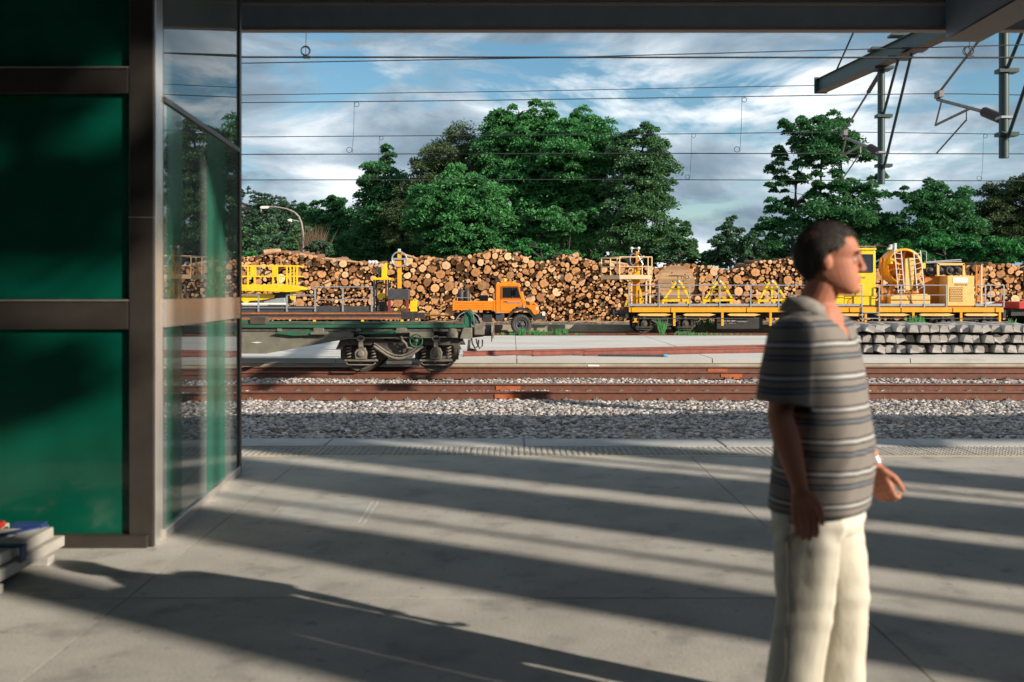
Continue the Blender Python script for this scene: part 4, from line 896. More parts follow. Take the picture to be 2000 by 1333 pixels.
def truck():
    Y = 47.0
    t = thing('utility_truck', 'orange high-wheeled utility truck parked in front of the log pile', 'truck', (ax(965, 48), 48.1, -0.5))
    cab = MB(); D = 2.0
    side = [(968,612.5),(968,556),(970.5,553.5),(1013,553.5),(1016.5,556),(1024.5,585.5),(1046,592),(1051,597.5),(1052.5,604),(1052,613),(1043,616),(1036,606),(1028,600.5),(1018,598.5),(1008,600.5),(1000,606),(996,612.5)]
    cab.pp(side, Y, D); co = cab.build('cab', M['orange'], t, 0.035)
    for y in (Y-0.006, Y+D-0.004):
        MB().pp([(981,561.5),(1009.5,561.5),(1016,582.5),(981,582.5)], y, 0.010).build('side_window', M['glass_dark'], co, 0.004)
    fr = MB()
    for a, b in (((979.5,560),(1011,560)),((1011,560),(1017.5,584)),((1017.5,584),(979.5,584)),((979.5,584),(979.5,560))):
        fr.beam(at(*a, Y-0.004), at(*b, Y-0.004), 0.018, 0.035, 0, (0,1,0))
    fr.build('window_seal', M['plastic'], co)
    MB().tube([at(1000.5, 561.5, Y-0.012), at(1000.5, 582.5, Y-0.012)], 0.012, 5).build('window_bar', M['plastic'], co)
    ws = MB(); a0 = at(1017.2, 558.5, Y+0.12); a1 = at(1024.2, 584.5, Y+0.12); n = Vector((0.03, 0, 0.012))
    ws.add([a0+n, a1+n, a1+n+Vector((0, D-0.24, 0)), a0+n+Vector((0, D-0.24, 0))], [(0,1,2,3)]); ws.build('windscreen', M['glass_dark'], co)
    dl = MB()
    for a, b in (((977,560),(977,608)),((977,608),(999,608)),((1018.5,585),(1021,598))): dl.beam(at(*a, Y-0.001), at(*b, Y-0.001), 0.012, 0.014, 0, (0,1,0))
    dl.build('door_gap', M['plastic'], co)
    MB().bp(984, 589, 991, 590.6, Y-0.02, 0.018).build('door_handle', M['plastic'], co)
    MB().pp([(1027,588.3),(1033.6,589.5),(1035.6,596.5),(1028.7,595.6)], Y-0.008, 0.012).build('air_vent', M['plastic'], co)
    text_part('lettering', 'SIEMENS', 0.16, (ax(1003, Y), Y-0.006, az(592, Y)), M['bluegrey'], co, 0.66)
    MB().bp(1040, 593.5, 1045, 596.5, Y-0.01, 0.014).build('indicator', M['red'], co); MB().bp(1021.5, 597, 1025, 600, Y-0.01, 0.014).build('badge', M['galv'], co)
    ar = MB(); cw = at(1018, 636, Y)
    pts_o = []; pts_i = []
    for k in range(15):
        a = R(8 + k*164/14); pts_o.append((cw.x + 0.70*math.cos(a), cw.z + 0.70*math.sin(a) + 0.12)); pts_i.append((cw.x + 0.60*math.cos(a), cw.z + 0.60*math.sin(a) + 0.12))
    ar.prism(pts_o + pts_i[::-1], Y-0.07, Y+0.45); ar.build('wheel_arch', M['plastic'], t)
    for yy in (Y+D,):
        ar2 = MB(); ar2.prism(pts_o + pts_i[::-1], Y+D-0.42, Y+D+0.07); ar2.build('wheel_arch', M['plastic'], t)
    ra = MB(); cr = at(914.6, 636, Y); po = []; pi_ = []
    for k in range(13):
        a = R(20 + k*140/12); po.append((cr.x + 0.62*math.cos(a), cr.z + 0.60*math.sin(a) + 0.06)); pi_.append((cr.x + 0.585*math.cos(a), cr.z + 0.565*math.sin(a) + 0.06))
    ra.prism(po + pi_[::-1], Y-0.02, Y+0.45); ra.build('mudguard', M['galv'], t)
    for px, yy in ((1018, Y+0.16), (914.6, Y+0.16), (1018, Y+D-0.16), (914.6, Y+D-0.16)):
        c = at(px, 634.5, Y); s = -1 if yy < Y+1 else 1; r = 0.475
        w = MB(); w.lathe((c.x, yy, c.z), [(0.27,0.10*s),(0.31,0.13*s),(0.40,0.155*s),(0.455,0.13*s),(r,0.09*s),(r,-0.09*s),(0.455,-0.13*s),(0.36,-0.15*s),(0.26,-0.10*s)], 40)
        for k in range(26):
            a = 2*math.pi*k/26; p = Vector((c.x + (r+0.006)*math.cos(a), yy, c.z + (r+0.006)*math.sin(a))); u = Vector((math.cos(a), 0, math.sin(a)))
            for q in (-1, 1): w.beam(p + Vector((0, q*0.01, 0)), p + Vector((0, q*0.125, 0)) + Vector((-math.sin(a), 0, math.cos(a)))*0.05 - u*0.02, 0.055, 0.04, 0, u)
        wo = w.build('wheel', M['rubber'], t)
        rm = MB(); rm.lathe((c.x, yy, c.z), [(0.001,0.12*s),(0.09,0.12*s),(0.10,0.07*s),(0.20,0.05*s),(0.235,0.10*s),(0.285,0.115*s),(0.285,-0.1*s)], 28); rm.build('rim', M['darkgrey'], wo)
        hb = MB()
        for k in range(6):
            a = 2*math.pi*k/6; hb.lathe((c.x+0.15*math.cos(a), yy, c.z+0.15*math.sin(a)), [(0.001,0.085*s),(0.017,0.085*s),(0.017,0.05*s)], 8)
        hb.build('wheel_nut', M['galv'], wo)
    bed = MB(); bed.bp(884, 588.5, 967, 606, Y-0.03, 0.04); bo = bed.build('side_board', M['orange'], t, 0.012)
    for y0, y1 in ((590.5,592.5),(595,597),(599.5,601.5)): MB().bp(889, y0, 962, y1, Y-0.045, 0.014).build('board_rib', M['orange'], bo, 0.006)
    for p in (884, 963.5): MB().bp(p, 586.5, p+4, 607, Y-0.05, 0.018).build('corner_post', M['orange'], bo, 0.004)
    MB().bp(884, 588.5, 967, 606, Y+D-0.01, 0.04).build('side_board', M['orange'], t, 0.012)
    MB().box(ax(884,Y), ax(884,Y)+0.05, Y+0.02, Y+D-0.02, az(606,Y), az(588.5,Y)).build('tailboard', M['orange'], t)
    MB().box(ax(884,Y), ax(967,Y), Y+0.012, Y+D-0.02, az(606,Y), az(603.5,Y)).build('bed_floor', M['darkgrey'], t)
    for p in (900, 912):
        c = at(p, 587, Y+0.55); MB().lathe((c.x, c.y, c.z), [(0.001,-0.3),(0.14,-0.3),(0.145,-0.26),(0.145,0.40),(0.10,0.50),(0.04,0.53),(0.04,0.60),(0.001,0.60)], 18, 'Z').build('gas_bottle', M['black'], t)
    rk = MB()
    for p in (893, 919): rk.tube([at(p, 604, Y+0.3), at(p, 581, Y+0.3)], 0.018, 6)
    rk.tube([at(893, 582, Y+0.3), at(919, 582, Y+0.3)], 0.018, 6); rk.build('bottle_rack', M['galv'], t)
    MB().bp(937, 577, 953, 604, Y+0.5, 0.6).build('generator', M['black'], t, 0.03)
    ch = MB(); ch.box(ax(886,Y), ax(1050,Y), Y+0.5, Y+0.62, az(622,Y), az(612,Y)); ch.box(ax(886,Y), ax(1050,Y), Y+1.4, Y+1.52, az(622,Y), az(612,Y)); ch.build('chassis', M['black'], t)
    MB().bp(943, 615, 961, 629, Y+0.05, 0.5).build('battery_box', M['plastic'], t, 0.02); MB().bp(968, 613.5, 985, 628, Y+0.05, 0.5).build('fuel_tank', M['darkgrey'], t, 0.03)
    MB().box(ax(1044,Y), ax(1066,Y), Y+0.05, Y+D-0.05, az(625,Y), az(613.5,Y)).build('bumper', M['black'], t, 0.02)
    MB().bp(1059, 609, 1064.5, 617, Y+0.02, 0.03).build('marker_plate', M['white'], t)
    MB().tube([at(968.5, 606, Y+0.25), at(968.5, 545, Y+0.25), at(971, 541.5, Y+0.25), at(973, 543.5, Y+0.25)], 0.045, 8).build('snorkel', M['plastic'], t)
    rf = MB(); rf.bp(978, 550.5, 1003, 553.6, Y+0.3, 1.4); rf.build('roof_hatch', M['orange'], t, 0.02)
    MB().lathe((ax(985, Y), Y+1.0, az(550.5, Y)), [(0.09,0.0),(0.09,0.10),(0.06,0.16),(0.001,0.17)], 14, 'Z').build('beacon', M['amber'], t)
    hz = MB(); hz.tube([at(955,606,Y+.3), at(960,614,Y+.2), at(966,622,Y+.25), at(972,630,Y+.3)], 0.02, 6); hz.tube([at(934,607,Y+.3), at(937,618,Y+.1), at(944,624,Y+.02)], 0.016, 6); hz.build('hose', M['black'], t)
    MB().bp(1046, 600, 1050.5, 606, Y-0.012, 0.016).build('headlight', M['alu'], co); MB().bp(968.3, 610.5, 984, 612.3, Y-0.05, 0.12).build('cab_step', M['galv'], t)
    mr = MB(); mr.tube([at(1015, 562, Y-0.02), at(1018, 562, Y-0.22)], 0.012, 5); mr.bp(1016, 560, 1020.5, 570, Y-0.26, 0.05); mr.build('mirror', M['plastic'], t)
truck()

def bogies_yellow(t):
    bogie(t, ax(1257, 47.2), ax(1337, 47.2), -0.42, 47.27, 0.45, M['black'], M['grime'], M['black'])
    bogie(t, ax(1838, 47.2), ax(1918, 47.2), -0.42, 47.27, 0.45, M['black'], M['grime'], M['black'])

def cable_wagon():
    Y = YS; D = 2.7
    t = thing('cable_wagon', 'long yellow rail works wagon with grey handrails beside the log pile', 'wagon', (ax(1590, 48), 48.1, -0.42))
    for y in (Y, Y+D-0.14):
        s = MB(); s.box(ax(1228.5,Y), ax(1960,Y), y, y+0.14, az(610.3,Y), az(601,Y)); s.box(ax(1240,Y), ax(1955,Y), y+0.08, y+0.12, az(601,Y), az(598.6,Y), 1); s.build('side_sill', [M['amber'], M['deepamber']], t, 0.008)  # upper strip's deeper orange puts shading into the colour
    for i in range(12):
        w = 61; MB().box(ax(1228.5+i*w,Y), ax(1228.5+i*w+w-0.8,Y), Y+0.05, Y+D-0.05, az(598.5,Y), az(597.2,Y)).build('deck_plate', M['darkgrey'], t)
    for p in (1234, 1311, 1459, 1560, 1660, 1761, 1862, 1945): MB().bp(p, 601.3, p+2.2, 610.1, Y-0.03, 0.028).build('stiffener', M['amber'], t)
    for a, b in ((1228.5,1683),(1718,1850),(1905,1961)): MB().bp(a, 593.6, b, 598.4, Y+0.01, 0.02).build('toe_board', M['galv'], t)
    for p in (1228.5,1287.6,1347,1406,1466.4,1521,1575,1629,1683.6,1717.7,1760.2,1805.3,1849,1925,1961): MB().bp(p-1.2, 557.5, p+1.2, 600.5, Y-0.02, 0.028).build('railing_post', M['galv'], t)
    for y in (Y, Y+D-0.06):
        for a, b in ((1228.5,1683.6),(1717.7,1849),(1905,1961)):
            for py, r in ((557.6, 0.026), (576.8, 0.018)): rail_tube(t, [(a,py),(b,py)], r, 'handrail', 'galv', y)
    for p in (1228.5,1347,1466,1583,1700,1817,1935): MB().bp(p-1, 558, p+1, 598, Y+D-0.08, 0.03).build('railing_post', M['galv'], t)
    for a, b in ((1245,1311.4),(1334,1398),(1420.6,1486),(1560,1625),(1640,1690),(1708.5,1777),(1795,1865),(1883,1954)):
        MB().pp([(a,615.2),(a+5,613),(b-12,612.8),(b,615.2),(b-12,618),(a+5,617.5)], Y+0.02, 0.08).build('jack_bar', M['cream'], t, 0.006)
    for p in (1317, 1411, 1505, 1598, 1691, 1784, 1877.5, 1953): MB().bp(p-2.3, 610.6, p+2.3, 637, Y+0.0, 0.1).build('jack_post', M['amber'], t, 0.006)
    MB().box(ax(1232,Y), ax(1958,Y), Y+0.55, Y+0.75, az(622,Y), az(610.5,Y)).build('underframe', M['black'], t); MB().box(ax(1232,Y), ax(1958,Y), Y+1.9, Y+2.1, az(622,Y), az(610.5,Y)).build('underframe', M['black'], t)
    MB().bp(1400, 620, 1490, 643, Y+0.25, 0.6).build('equipment_box', M['black'], t, 0.015)
    text_part('stencil', '61 CR 1089', 0.085, (ax(1427, Y), Y+0.246, az(627.8, Y)), M['white_ink'], t, 0.55); text_part('stencil', '6OV 1298M-S', 0.085, (ax(1427, Y), Y+0.246, az(631.5, Y)), M['white_ink'], t, 0.60)
    text_part('stencil', 'UNDESEC', 0.11, (ax(1452, Y), Y+0.246, az(630, Y)), M['white_ink'], t, 0.52)
    rail_tube(t, [(1250,622.5),(1480,622.5)], 0.02, 'brake_rod', 'grime'); rail_tube(t, [(1700,622.5),(1950,622.5)], 0.02, 'brake_rod', 'grime')
    for p in (1241,): MB().pp([(p-3,622),(p+3,622),(p+2,627),(p+6,630),(p-6,630),(p-2,627)], Y+0.0, 0.08).build('lashing_hook', M['amber'], t)
    for s, p in ((-1, 1228), (1, 1961)):
        h = MB(); x = ax(p, Y); h.box(min(x, x+s*0.14), max(x, x+s*0.14), Y+0.1, Y+D-0.1, az(622,Y), az(606,Y)); h.build('headstock', M['black'], t)
        for yy in (Y+0.45, Y+2.2):
            MB().lathe((x+s*0.14, yy, az(613,Y)), [(0.13,0.0),(0.11,0.3*s),(0.09,0.32*s),(0.09,0.52*s),(0.21,0.52*s),(0.21,0.56*s),(0.001,0.58*s)], 18, 'X').build('buffer', M['black'], t)
    bogies_yellow(t)
    # boarding steps
    st = MB()
    for p in (1684.5, 1717.5): st.bp(p-1, 600, p+1, 628, Y-0.06, 0.035)
    for py in (611.5, 622.5): st.bp(1684, py-1, 1718, py+0.4, Y-0.06, 0.2)
    st.build('steps', M['galv'], t)
    # raised basket tower
    b = thing('basket_tower', 'cream railed basket on an amber column at the left wagon end', 'lift', at(1243, 597, Y+0.9))
    yb_ = Y + 0.15; A = at(1210, 540, yb_); B = at(1273, 540, yb_); v = Vector((-0.72, 1.5, 0)); zf0, zf1, zm, zt = az(545.5,yb_), az(537.5,yb_), az(521,yb_), az(502.5,yb_)
    cs = [Vector((A.x,A.y,0)), Vector((B.x,B.y,0)), Vector((B.x,B.y,0))+v, Vector((A.x,A.y,0))+v]
    fl = MB(); vv = [(c.x,c.y,zf0) for c in cs] + [(c.x,c.y,zf1) for c in cs]; fl.add(vv, [(3,2,1,0),(4,5,6,7),(0,1,5,4),(1,2,6,5),(2,3,7,6),(3,0,4,7)]); fl.build('basket_floor', M['palecream'], b)
    for (p, q) in ((0,1),(1,2),(2,3),(3,0)):
        for z, r in ((zt,0.030),(zm,0.024)): MB().tube([cs[p]+Vector((0,0,z)), cs[q]+Vector((0,0,z))], r, 6).build('guard_rail', M['palecream'], b)
    for c in cs + [cs[0].lerp(cs[1], 0.88), cs[1].lerp(cs[2], .5), cs[0].lerp(cs[3], .5), cs[2].lerp(cs[3], .5)]: MB().tube([c+Vector((0,0,zf1)), c+Vector((0,0,zt))], 0.028, 6).build('railing_post', M['palecream'], b)
    cl = MB(); cl.bp(1237, 532, 1250, 597.2, Y+0.75, 0.32); cl.pp([(1250,560),(1258,597.2),(1250,597.2)], Y+0.85, 0.1); cl.build('column', M['amber'], b, 0.01)
    MB().bp(1249, 566, 1252.5, 597.2, Y+0.70, 0.3).build('column_rib', M['yellow'], b)
    MB().pp([(1238,532),(1238,528),(1244,524),(1250,530),(1250,532)], Y+0.75, 0.3).build('column_head', M['yellow'], b)
    for p, yy in ((1233.5,0.4),(1262.6,0.4),(1270,0.5)): MB().bp(p-1.6, 545.6, p+1.6, 597.2, Y+yy, 0.07).build('leg', M['palecream'], b)
    MB().beam(at(1222,597,Y+.3), at(1232,560,Y+.3), 0.09, 0.06, 0, (0,1,0)).build('brace', M['amber'], b)
    c = at(1245, 507, Y+0.75); dr = MB(); dr.lathe((c.x-0.08, c.y, c.z), [(0.30,-0.02),(0.345,-0.02),(0.345,0.9),(0.30,0.9),(0.30,-0.02)], 32); dr.build('cable_drum', M['darkgrey'], b)
    ww = MB(); ww.torus((c.x-0.20, c.y-0.03, c.z), 0.27, 0.035, 'Y', 28, 6, 0, 0.55); 
    for q in range(4): ww.tube([(c.x+0.12, c.y-0.05, c.z), (c.x+0.12+0.24*math.cos(q*1.57+.6), c.y-0.05, c.z+0.30*math.sin(q*1.57+.6))], 0.035, 6)
    ww.build('drum_spokes', M['alu'], b)
    MB().bp(1242, 491, 1247, 530, Y+0.55, 0.12).build('guide_post', M['deepamber'], b)
    ro = MB()
    for p in (1233.5, 1247): c2 = at(p, 485.5, Y+0.6); ro.lathe((c2.x, c2.y, c2.z), [(0.001,-0.08),(0.075,-0.08),(0.05,-0.03),(0.05,0.03),(0.075,0.08),(0.001,0.08)], 14); ro.tube([c2, c2 + Vector((0.01,0,-0.2))], 0.025, 6)
    ro.tube([at(1233.5,485.5,Y+.6), at(1247,485.5,Y+.6)], 0.022, 6); ro.build('roller', M['alu'], b)
    # wooden cable reel
    r = thing('cable_reel', 'big wooden cable reel lying on its rim, standing on the yellow wagon', 'reel', at(1322, 597, Y+1.3))
    cr = at(1321.5, 554.5, Y+0.85); RR = 0.89
    for yy in (Y+0.85, Y+1.95):
        z = -RR
        while z < RR - 0.01:
            h = min(0.178, RR - z); za, zb_ = z + 0.009, z + h - 0.009
            n = 5; pl = []; pr = []
            for k in range(n+1):
                zz = za + (zb_-za)*k/n; xx = math.sqrt(max(RR*RR - zz*zz, 1e-4)); pl.append((-xx, zz)); pr.append((xx, zz))
            MB().prism([(cr.x+a, cr.z+b_) for a, b_ in pr + pl[::-1]], yy, yy+0.07).build('plank', M['wood'], r)
            z += h
    MB().lathe((cr.x, Y+0.90, cr.z), [(0.5,0.0),(0.5,1.1)], 28).build('barrel', M['timber'], r)
    hb = MB(); hb.lathe((cr.x, Y+0.845, cr.z-0.12), [(0.001,-0.01),(0.10,-0.01),(0.10,0.01)], 14)
    for dx, dz in ((-0.22,0.52),(0.42,0.45),(-0.18,0.12),(0.32,0.12),(-0.25,-0.2),(0.25,-0.2)): hb.lathe((cr.x+dx, Y+0.845, cr.z+dz), [(0.001,-0.012),(0.028,-0.012),(0.028,0.01)], 10)
    hb.build('bolt', M['black'], r)
    text_part('stencil', 'TTIO', 0.24, (cr.x+0.30, Y+0.845, cr.z+0.30), M['timber'], r, 0.62); MB().box(cr.x-0.36, cr.x+0.04, Y+0.843, Y+0.849, cr.z+0.37, cr.z+0.405).build('stencil_bar', M['timber'], r)
    # cable stands
    def stand(pts_apex, l, rgt, py_l, py_r, label):
        s = thing('reel_stand', label, 'stand', at((l+rgt)/2, 597, Y+0.9), 'yellow reel stands on the wagon')
        a0, a1 = pts_apex
        for yy in (Y+0.25, Y+2.15):
            f = MB()
            f.beam(at(l, py_l, yy), at(a0, 551, yy), 0.10, 0.08, 0, (0,1,0)); f.beam(at(rgt, py_r+3, yy), at(a1, 551, yy), 0.10, 0.08, 0, (0,1,0))
            f.beam(at(l-2, 588, yy), at(rgt, 586, yy), 0.10, 0.09, 0, (0,1,0)); f.beam(at((a0+a1)/2, 560, yy), at((a0+a1)/2, 587, yy), 0.09, 0.08, 0, (0,1,0)); f.beam(at(a0-11, 565, yy), at(a1+9, 565, yy), 0.07, 0.06, 0, (0,1,0))
            f.beam(at(a0-10, 551, yy), at(a0-3, 560, yy), 0.04, 0.04, 0, (0,1,0))
            for p in (l, rgt-3): f.bp(p-2.5, 588.5, p+2.5, 597.2, yy-0.03, 0.09)
            f.build('trestle', M['yellow'], s)
            c_ = at((a0+a1)/2, 551, yy); MB().lathe((c_.x, c_.y-0.05, c_.z), [(0.001,0),(0.09,0),(0.09,0.1),(0.001,0.1)], 14).build('bearing', M['galv'], s)
        MB().beam(at(l, 588, Y+0.25), at(l, 588, Y+0.25) + Vector((0,1.9,0)), 0.08, 0.08).build('cross_tie', M['yellow'], s)
        MB().beam(at(rgt-3, 587, Y+0.25), at(rgt-3, 587, Y+0.25) + Vector((0,1.9,0)), 0.08, 0.08).build('cross_tie', M['yellow'], s)
    stand((1321,1329), 1295, 1347, 588, 581, 'yellow trestle stand in front of the wooden cable reel')
    stand((1401,1410), 1375, 1431, 587, 583, 'yellow trestle stand in the middle of the wagon, right of the reel')
    stand((1503,1512), 1482, 1534, 588, 581, "yellow trestle stand nearest the man's shoulder")
    MB().pp([(1366,556),(1402,553.5),(1402,555),(1366,557.5)], Y+1.6, 0.05).build('spindle', M['galv'], t)
    MB().tube([at(1394,551,Y+1), at(1402,538,Y+1)], 0.04, 6).build('lever', M['galv'], t)
    # cab
    c = thing('wagon_cab', 'tall bright yellow operator cab on the wagon right of the man', 'cab', at(1660, 597, Y+1))
    MB().pp([(1612,596.5),(1612,490),(1616,487.5),(1707,487.5),(1710.5,491),(1710.5,579),(1648,579),(1648,596.5)], Y+0.15, 1.9).build('cab_body', M['yellow'], c, 0.04)
    MB().bp(1649, 579.5, 1709.6, 596.7, Y+0.2, 1.8).build('cab_base', M['yellow'], c, 0.02)
    MB().bp(1610, 485, 1711.8, 488.8, Y+0.10, 2.0).build('roof', M['yellow'], c, 0.02)
    w = MB().bp(1630, 497.5, 1704.5, 532, Y+0.140, 0.012).build('window', M['glass_dark'], c, 0.004)
    fr = MB()
    for a0, a1 in (((1630,497.5),(1704.5,497.5)),((1704.5,497.5),(1704.5,532)),((1704.5,532),(1630,532)),((1630,532),(1630,497.5))): fr.beam(at(*a0, Y+0.138), at(*a1, Y+0.138), 0.03, 0.05, 0, (0,1,0))
    fr.build('window_seal', M['plastic'], w)
    rk = MB()
    for p in (1640, 1691, 1709): rk.tube([at(p, 485, Y+0.3), at(p, 479.5, Y+0.3)], 0.015, 5)
    rk.tube([at(1640, 482.5, Y+0.3), at(1709, 482.5, Y+0.3)], 0.015, 5); rk.build('roof_rail', M['galv'], c)
    text_part('lettering', 'SIEMENS', 0.15, (ax(1679.5, Y), Y+0.144, az(542.7, Y)), M['ink'], c, 0.62)
    gp = MB(); gp.tube([at(1659,594,Y+.15), at(1661,585,Y+.15), at(1667,581,Y+.15)], 0.015, 5); gp.bp(1665, 580, 1666.5, 596, Y+0.18, 0.03); gp.build('grab_rail', M['deepamber'], c)
    # winch drum with ladders
    wd = thing('winch_drum', 'large round orange winch drum with upright plate between two ladders', 'winch', at(1768, 597, Y+1))
    cc = at(1767, 521, Y+0.5)
    dm = MB(); dm.lathe((cc.x, Y+0.5, cc.z), [(0.77,0.0),(0.865,0.0),(0.865,1.05),(0.77,1.05),(0.77,0.0)], 48); dm.build('rim', M['amber'], wd)
    MB().lathe((cc.x, Y+1.0, cc.z), [(0.001,0),(0.77,0.0),(0.77,0.05),(0.001,0.05)], 40).build('web', M['deepamber'], wd)
    sp = MB()
    for k in range(6):
        a = k*math.pi/3+0.3; sp.beam((cc.x+0.12*math.cos(a), Y+0.95, cc.z+0.12*math.sin(a)), (cc.x+0.78*math.cos(a), Y+0.95, cc.z+0.78*math.sin(a)), 0.10, 0.12, 0, (0,1,0))
    sp.build('spoke', M['amber'], wd)
    MB().pp([(1768,507),(1771,504.5),(1783,504),(1785.5,507),(1785.5,545),(1781,567.5),(1768,566.5)], Y+0.35, 0.22).build('front_plate', M['cream'], wd, 0.02)
    MB().pp([(1762,500),(1768,505),(1768,566),(1762,560)], Y+0.45, 0.22).build('side_plate', M['deepamber'], wd, 0.01)
    MB().pp([(1727,597),(1729,586),(1744,553),(1752,542),(1756,546),(1748,560),(1741,577),(1740,597)], Y+0.7, 0.25).build('support_arm', M['deepamber'], wd, 0.01)
    MB().beam(at(1790,535,Y+.4), at(1803,557,Y+.4), 0.10, 0.06, 0, (0,1,0)).build('support_arm', M['amber'], wd)
    bb = MB(); bb.pp([(1739,596.8),(1739,581),(1748,576.5),(1810,574.5),(1817,578),(1817,596.8)], Y+0.3, 1.6); bb.build('base', M['cream'], wd, 0.03)
    MB().bp(1757, 569, 1795, 574.6, Y+0.5, 1.0).build('turntable', M['deepamber'], wd, 0.01)
    dp = MB()
    dp.beam(at(1773,578,Y+.29), at(1783,594,Y+.29), 0.04, 0.02, 0, (0,1,0)); dp.beam(at(1741,586,Y+.29), at(1770,585.5,Y+.29), 0.03, 0.02, 0, (0,1,0)); dp.build('base_seam', M['deepamber'], wd)
    for (a, b_, c_, d_) in (((1747,488.4),(1754.7,572),(1760,490.6),(1767,572)),((1784.4,490.6),(1792,572),(1797.6,489.5),(1805,563))):
        ld = MB(); yy = Y+0.22
        ld.beam(at(*a,yy), at(*b_,yy), 0.045, 0.03, 0, (0,1,0)); ld.beam(at(*c_,yy), at(*d_,yy), 0.045, 0.03, 0, (0,1,0))
        lo_ = ld.build('ladder', M['alu'], wd)
        rg = MB()
        for k in range(8):
            q = 0.07 + k*0.125; rg.tube([at(*a,yy).lerp(at(*b_,yy), q), at(*c_,yy).lerp(at(*d_,yy), q)], 0.018, 6)
        rg.build('rung', M['alu'], lo_)
    sm = MB(); sm.bp(1739, 478, 1746, 484, Y+0.5, 0.2); sm.bp(1747, 475.5, 1751.5, 490, Y+0.45, 0.14); sm.bp(1735, 484, 1743, 488, Y+0.5, 0.2); sm.build('lamp_cluster', M['alu'], wd, 0.01)
    MB().bp(1737, 506, 1744, 516, Y+0.35, 0.2).build('bracket', M['yellow'], wd, 0.01); MB().bp(1801, 514, 1808, 525, Y+0.4, 0.3).build('bracket', M['yellow'], wd, 0.01)
    sg = MB(); sg.bp(1720, 504, 1727, 513, Y+0.5, 0.1); sg.bp(1721.5, 513, 1725, 597, Y+0.53, 0.05); sg.build('signal_box', M['deepamber'], wd, 0.006)
    MB().tube([at(1801,491,Y+.3), at(1809,491,Y+.3), at(1809.5,515,Y+.3)], 0.015, 5).build('grab_hoop', M['galv'], wd)
    MB().tube([at(1735,482,Y+.6), at(1700,479.5,Y+.6), at(1670,480.5,Y+.6), at(1640,484,Y+.6)], 0.010, 5).build('cable', M['darkred'], wd)
    # engine house
    e = thing('engine_house', 'pale yellow engine housing with brown grille and small white sign', 'housing', at(1860, 597, Y+1))
    MB().bp(1805, 540, 1849.5, 596.8, Y+0.95, 1.4).build('rear_housing', M['deepamber'], e, 0.015)  # deeper orange stands for the housing's shaded left side
    fh = MB().bp(1850.4, 539, 1903, 598, Y+0.03, 1.8).build('front_housing', M['cream'], e, 0.02)
    pl = MB().bp(1861.4, 542.4, 1891, 552.8, Y+0.018, 0.012).build('sign_plate', M['white'], fh)
    sg2 = MB(); sg2.bp(1866, 545.8, 1886, 549, Y+0.015, 0.004); sg2.bp(1863, 543, 1890, 544.2, Y+0.015, 0.004); sg2.bp(1866, 550.6, 1886, 551.6, Y+0.015, 0.004); sg2.build('sign_print', M['teal'], fh)
    text_part('lettering', 'SIEMENS', 0.15, (ax(1877.4, Y), Y+0.025, az(556.8, Y)), M['ink'], fh, 0.62)
    MB().bp(1854.4, 561.7, 1880, 589.6, Y+0.020, 0.011).build('grille', M['mesh_grille'], fh)
    gb = MB()
    for j in range(8):
        py = 563.4 + j*3.4
        for i in range(7):
            p = 1855.2 + i*3.55 + (1.7 if j % 2 else 0)
            if p < 1877.6: gb.bp(p, py, p+2.7, py+1.6, Y+0.014, 0.006)
    gb.build('grille_bar', M['cream'], fh)
    gf = MB()
    for a0, a1 in (((1831,516.5),(1883,516.5)),((1832,516),(1832,539)),((1882,516),(1882,539))): gf.beam(at(*a0, Y+0.3), at(*a1, Y+0.3), 0.10, 0.08, 0, (0,1,0))
    gf.build('guard_frame', M['cream'], e)
    for p in (1818, 1838, 1858, 1874): 
        c3 = at(p, 528, Y+0.8); MB().lathe((c3.x, c3.y, c3.z), [(0.001,0.0),(0.1,-0.03),(0.12,0.02),(0.23,0.02),(0.24,-0.05),(0.24,0.4),(0.001,0.4)], 20).build('air_filter', M['black'], e)
    tb = MB(); tb.tube([at(1808,512.5,Y+.5), at(1877,507.5,Y+.5)], 0.035, 6); tb.tube([at(1810,514,Y+.9), at(1878,511,Y+.9)], 0.035, 6); tb.tube([at(1826,513,Y+.5), at(1826,507,Y+.5)], 0.02, 5); tb.build('roof_tube', M['galv'], e)
    for p, m_ in ((1907.6,'deepamber'), (1917.5,'palecream')): MB().bp(p-1.3, 519, p+1.3, 597.2, Y+0.6, 0.07).build('post', M[m_], e)
    MB().pp([(1905,596),(1935,590),(1945,590),(1920,597)], Y+0.4, 0.3).build('loose_sheet', M['alu'], e)
cable_wagon()

def red_wagon():
    t = thing('red_wagon', 'sliver of a dark red wagon at the right picture edge', 'wagon', at(2060, 640, 48))
    MB().bp(1990, 590, 2190, 604, YS, 2.6).build('body', M['red'], t, 0.03)
    MB().bp(1975, 604.5, 2190, 617, YS+0.2, 2.2).build('underframe', M['black'], t)
    bogie(t, ax(2030, 47.2), ax(2105, 47.2), -0.42, 47.27, 0.45, M['black'], M['grime'], M['black'], False)
red_wagon()

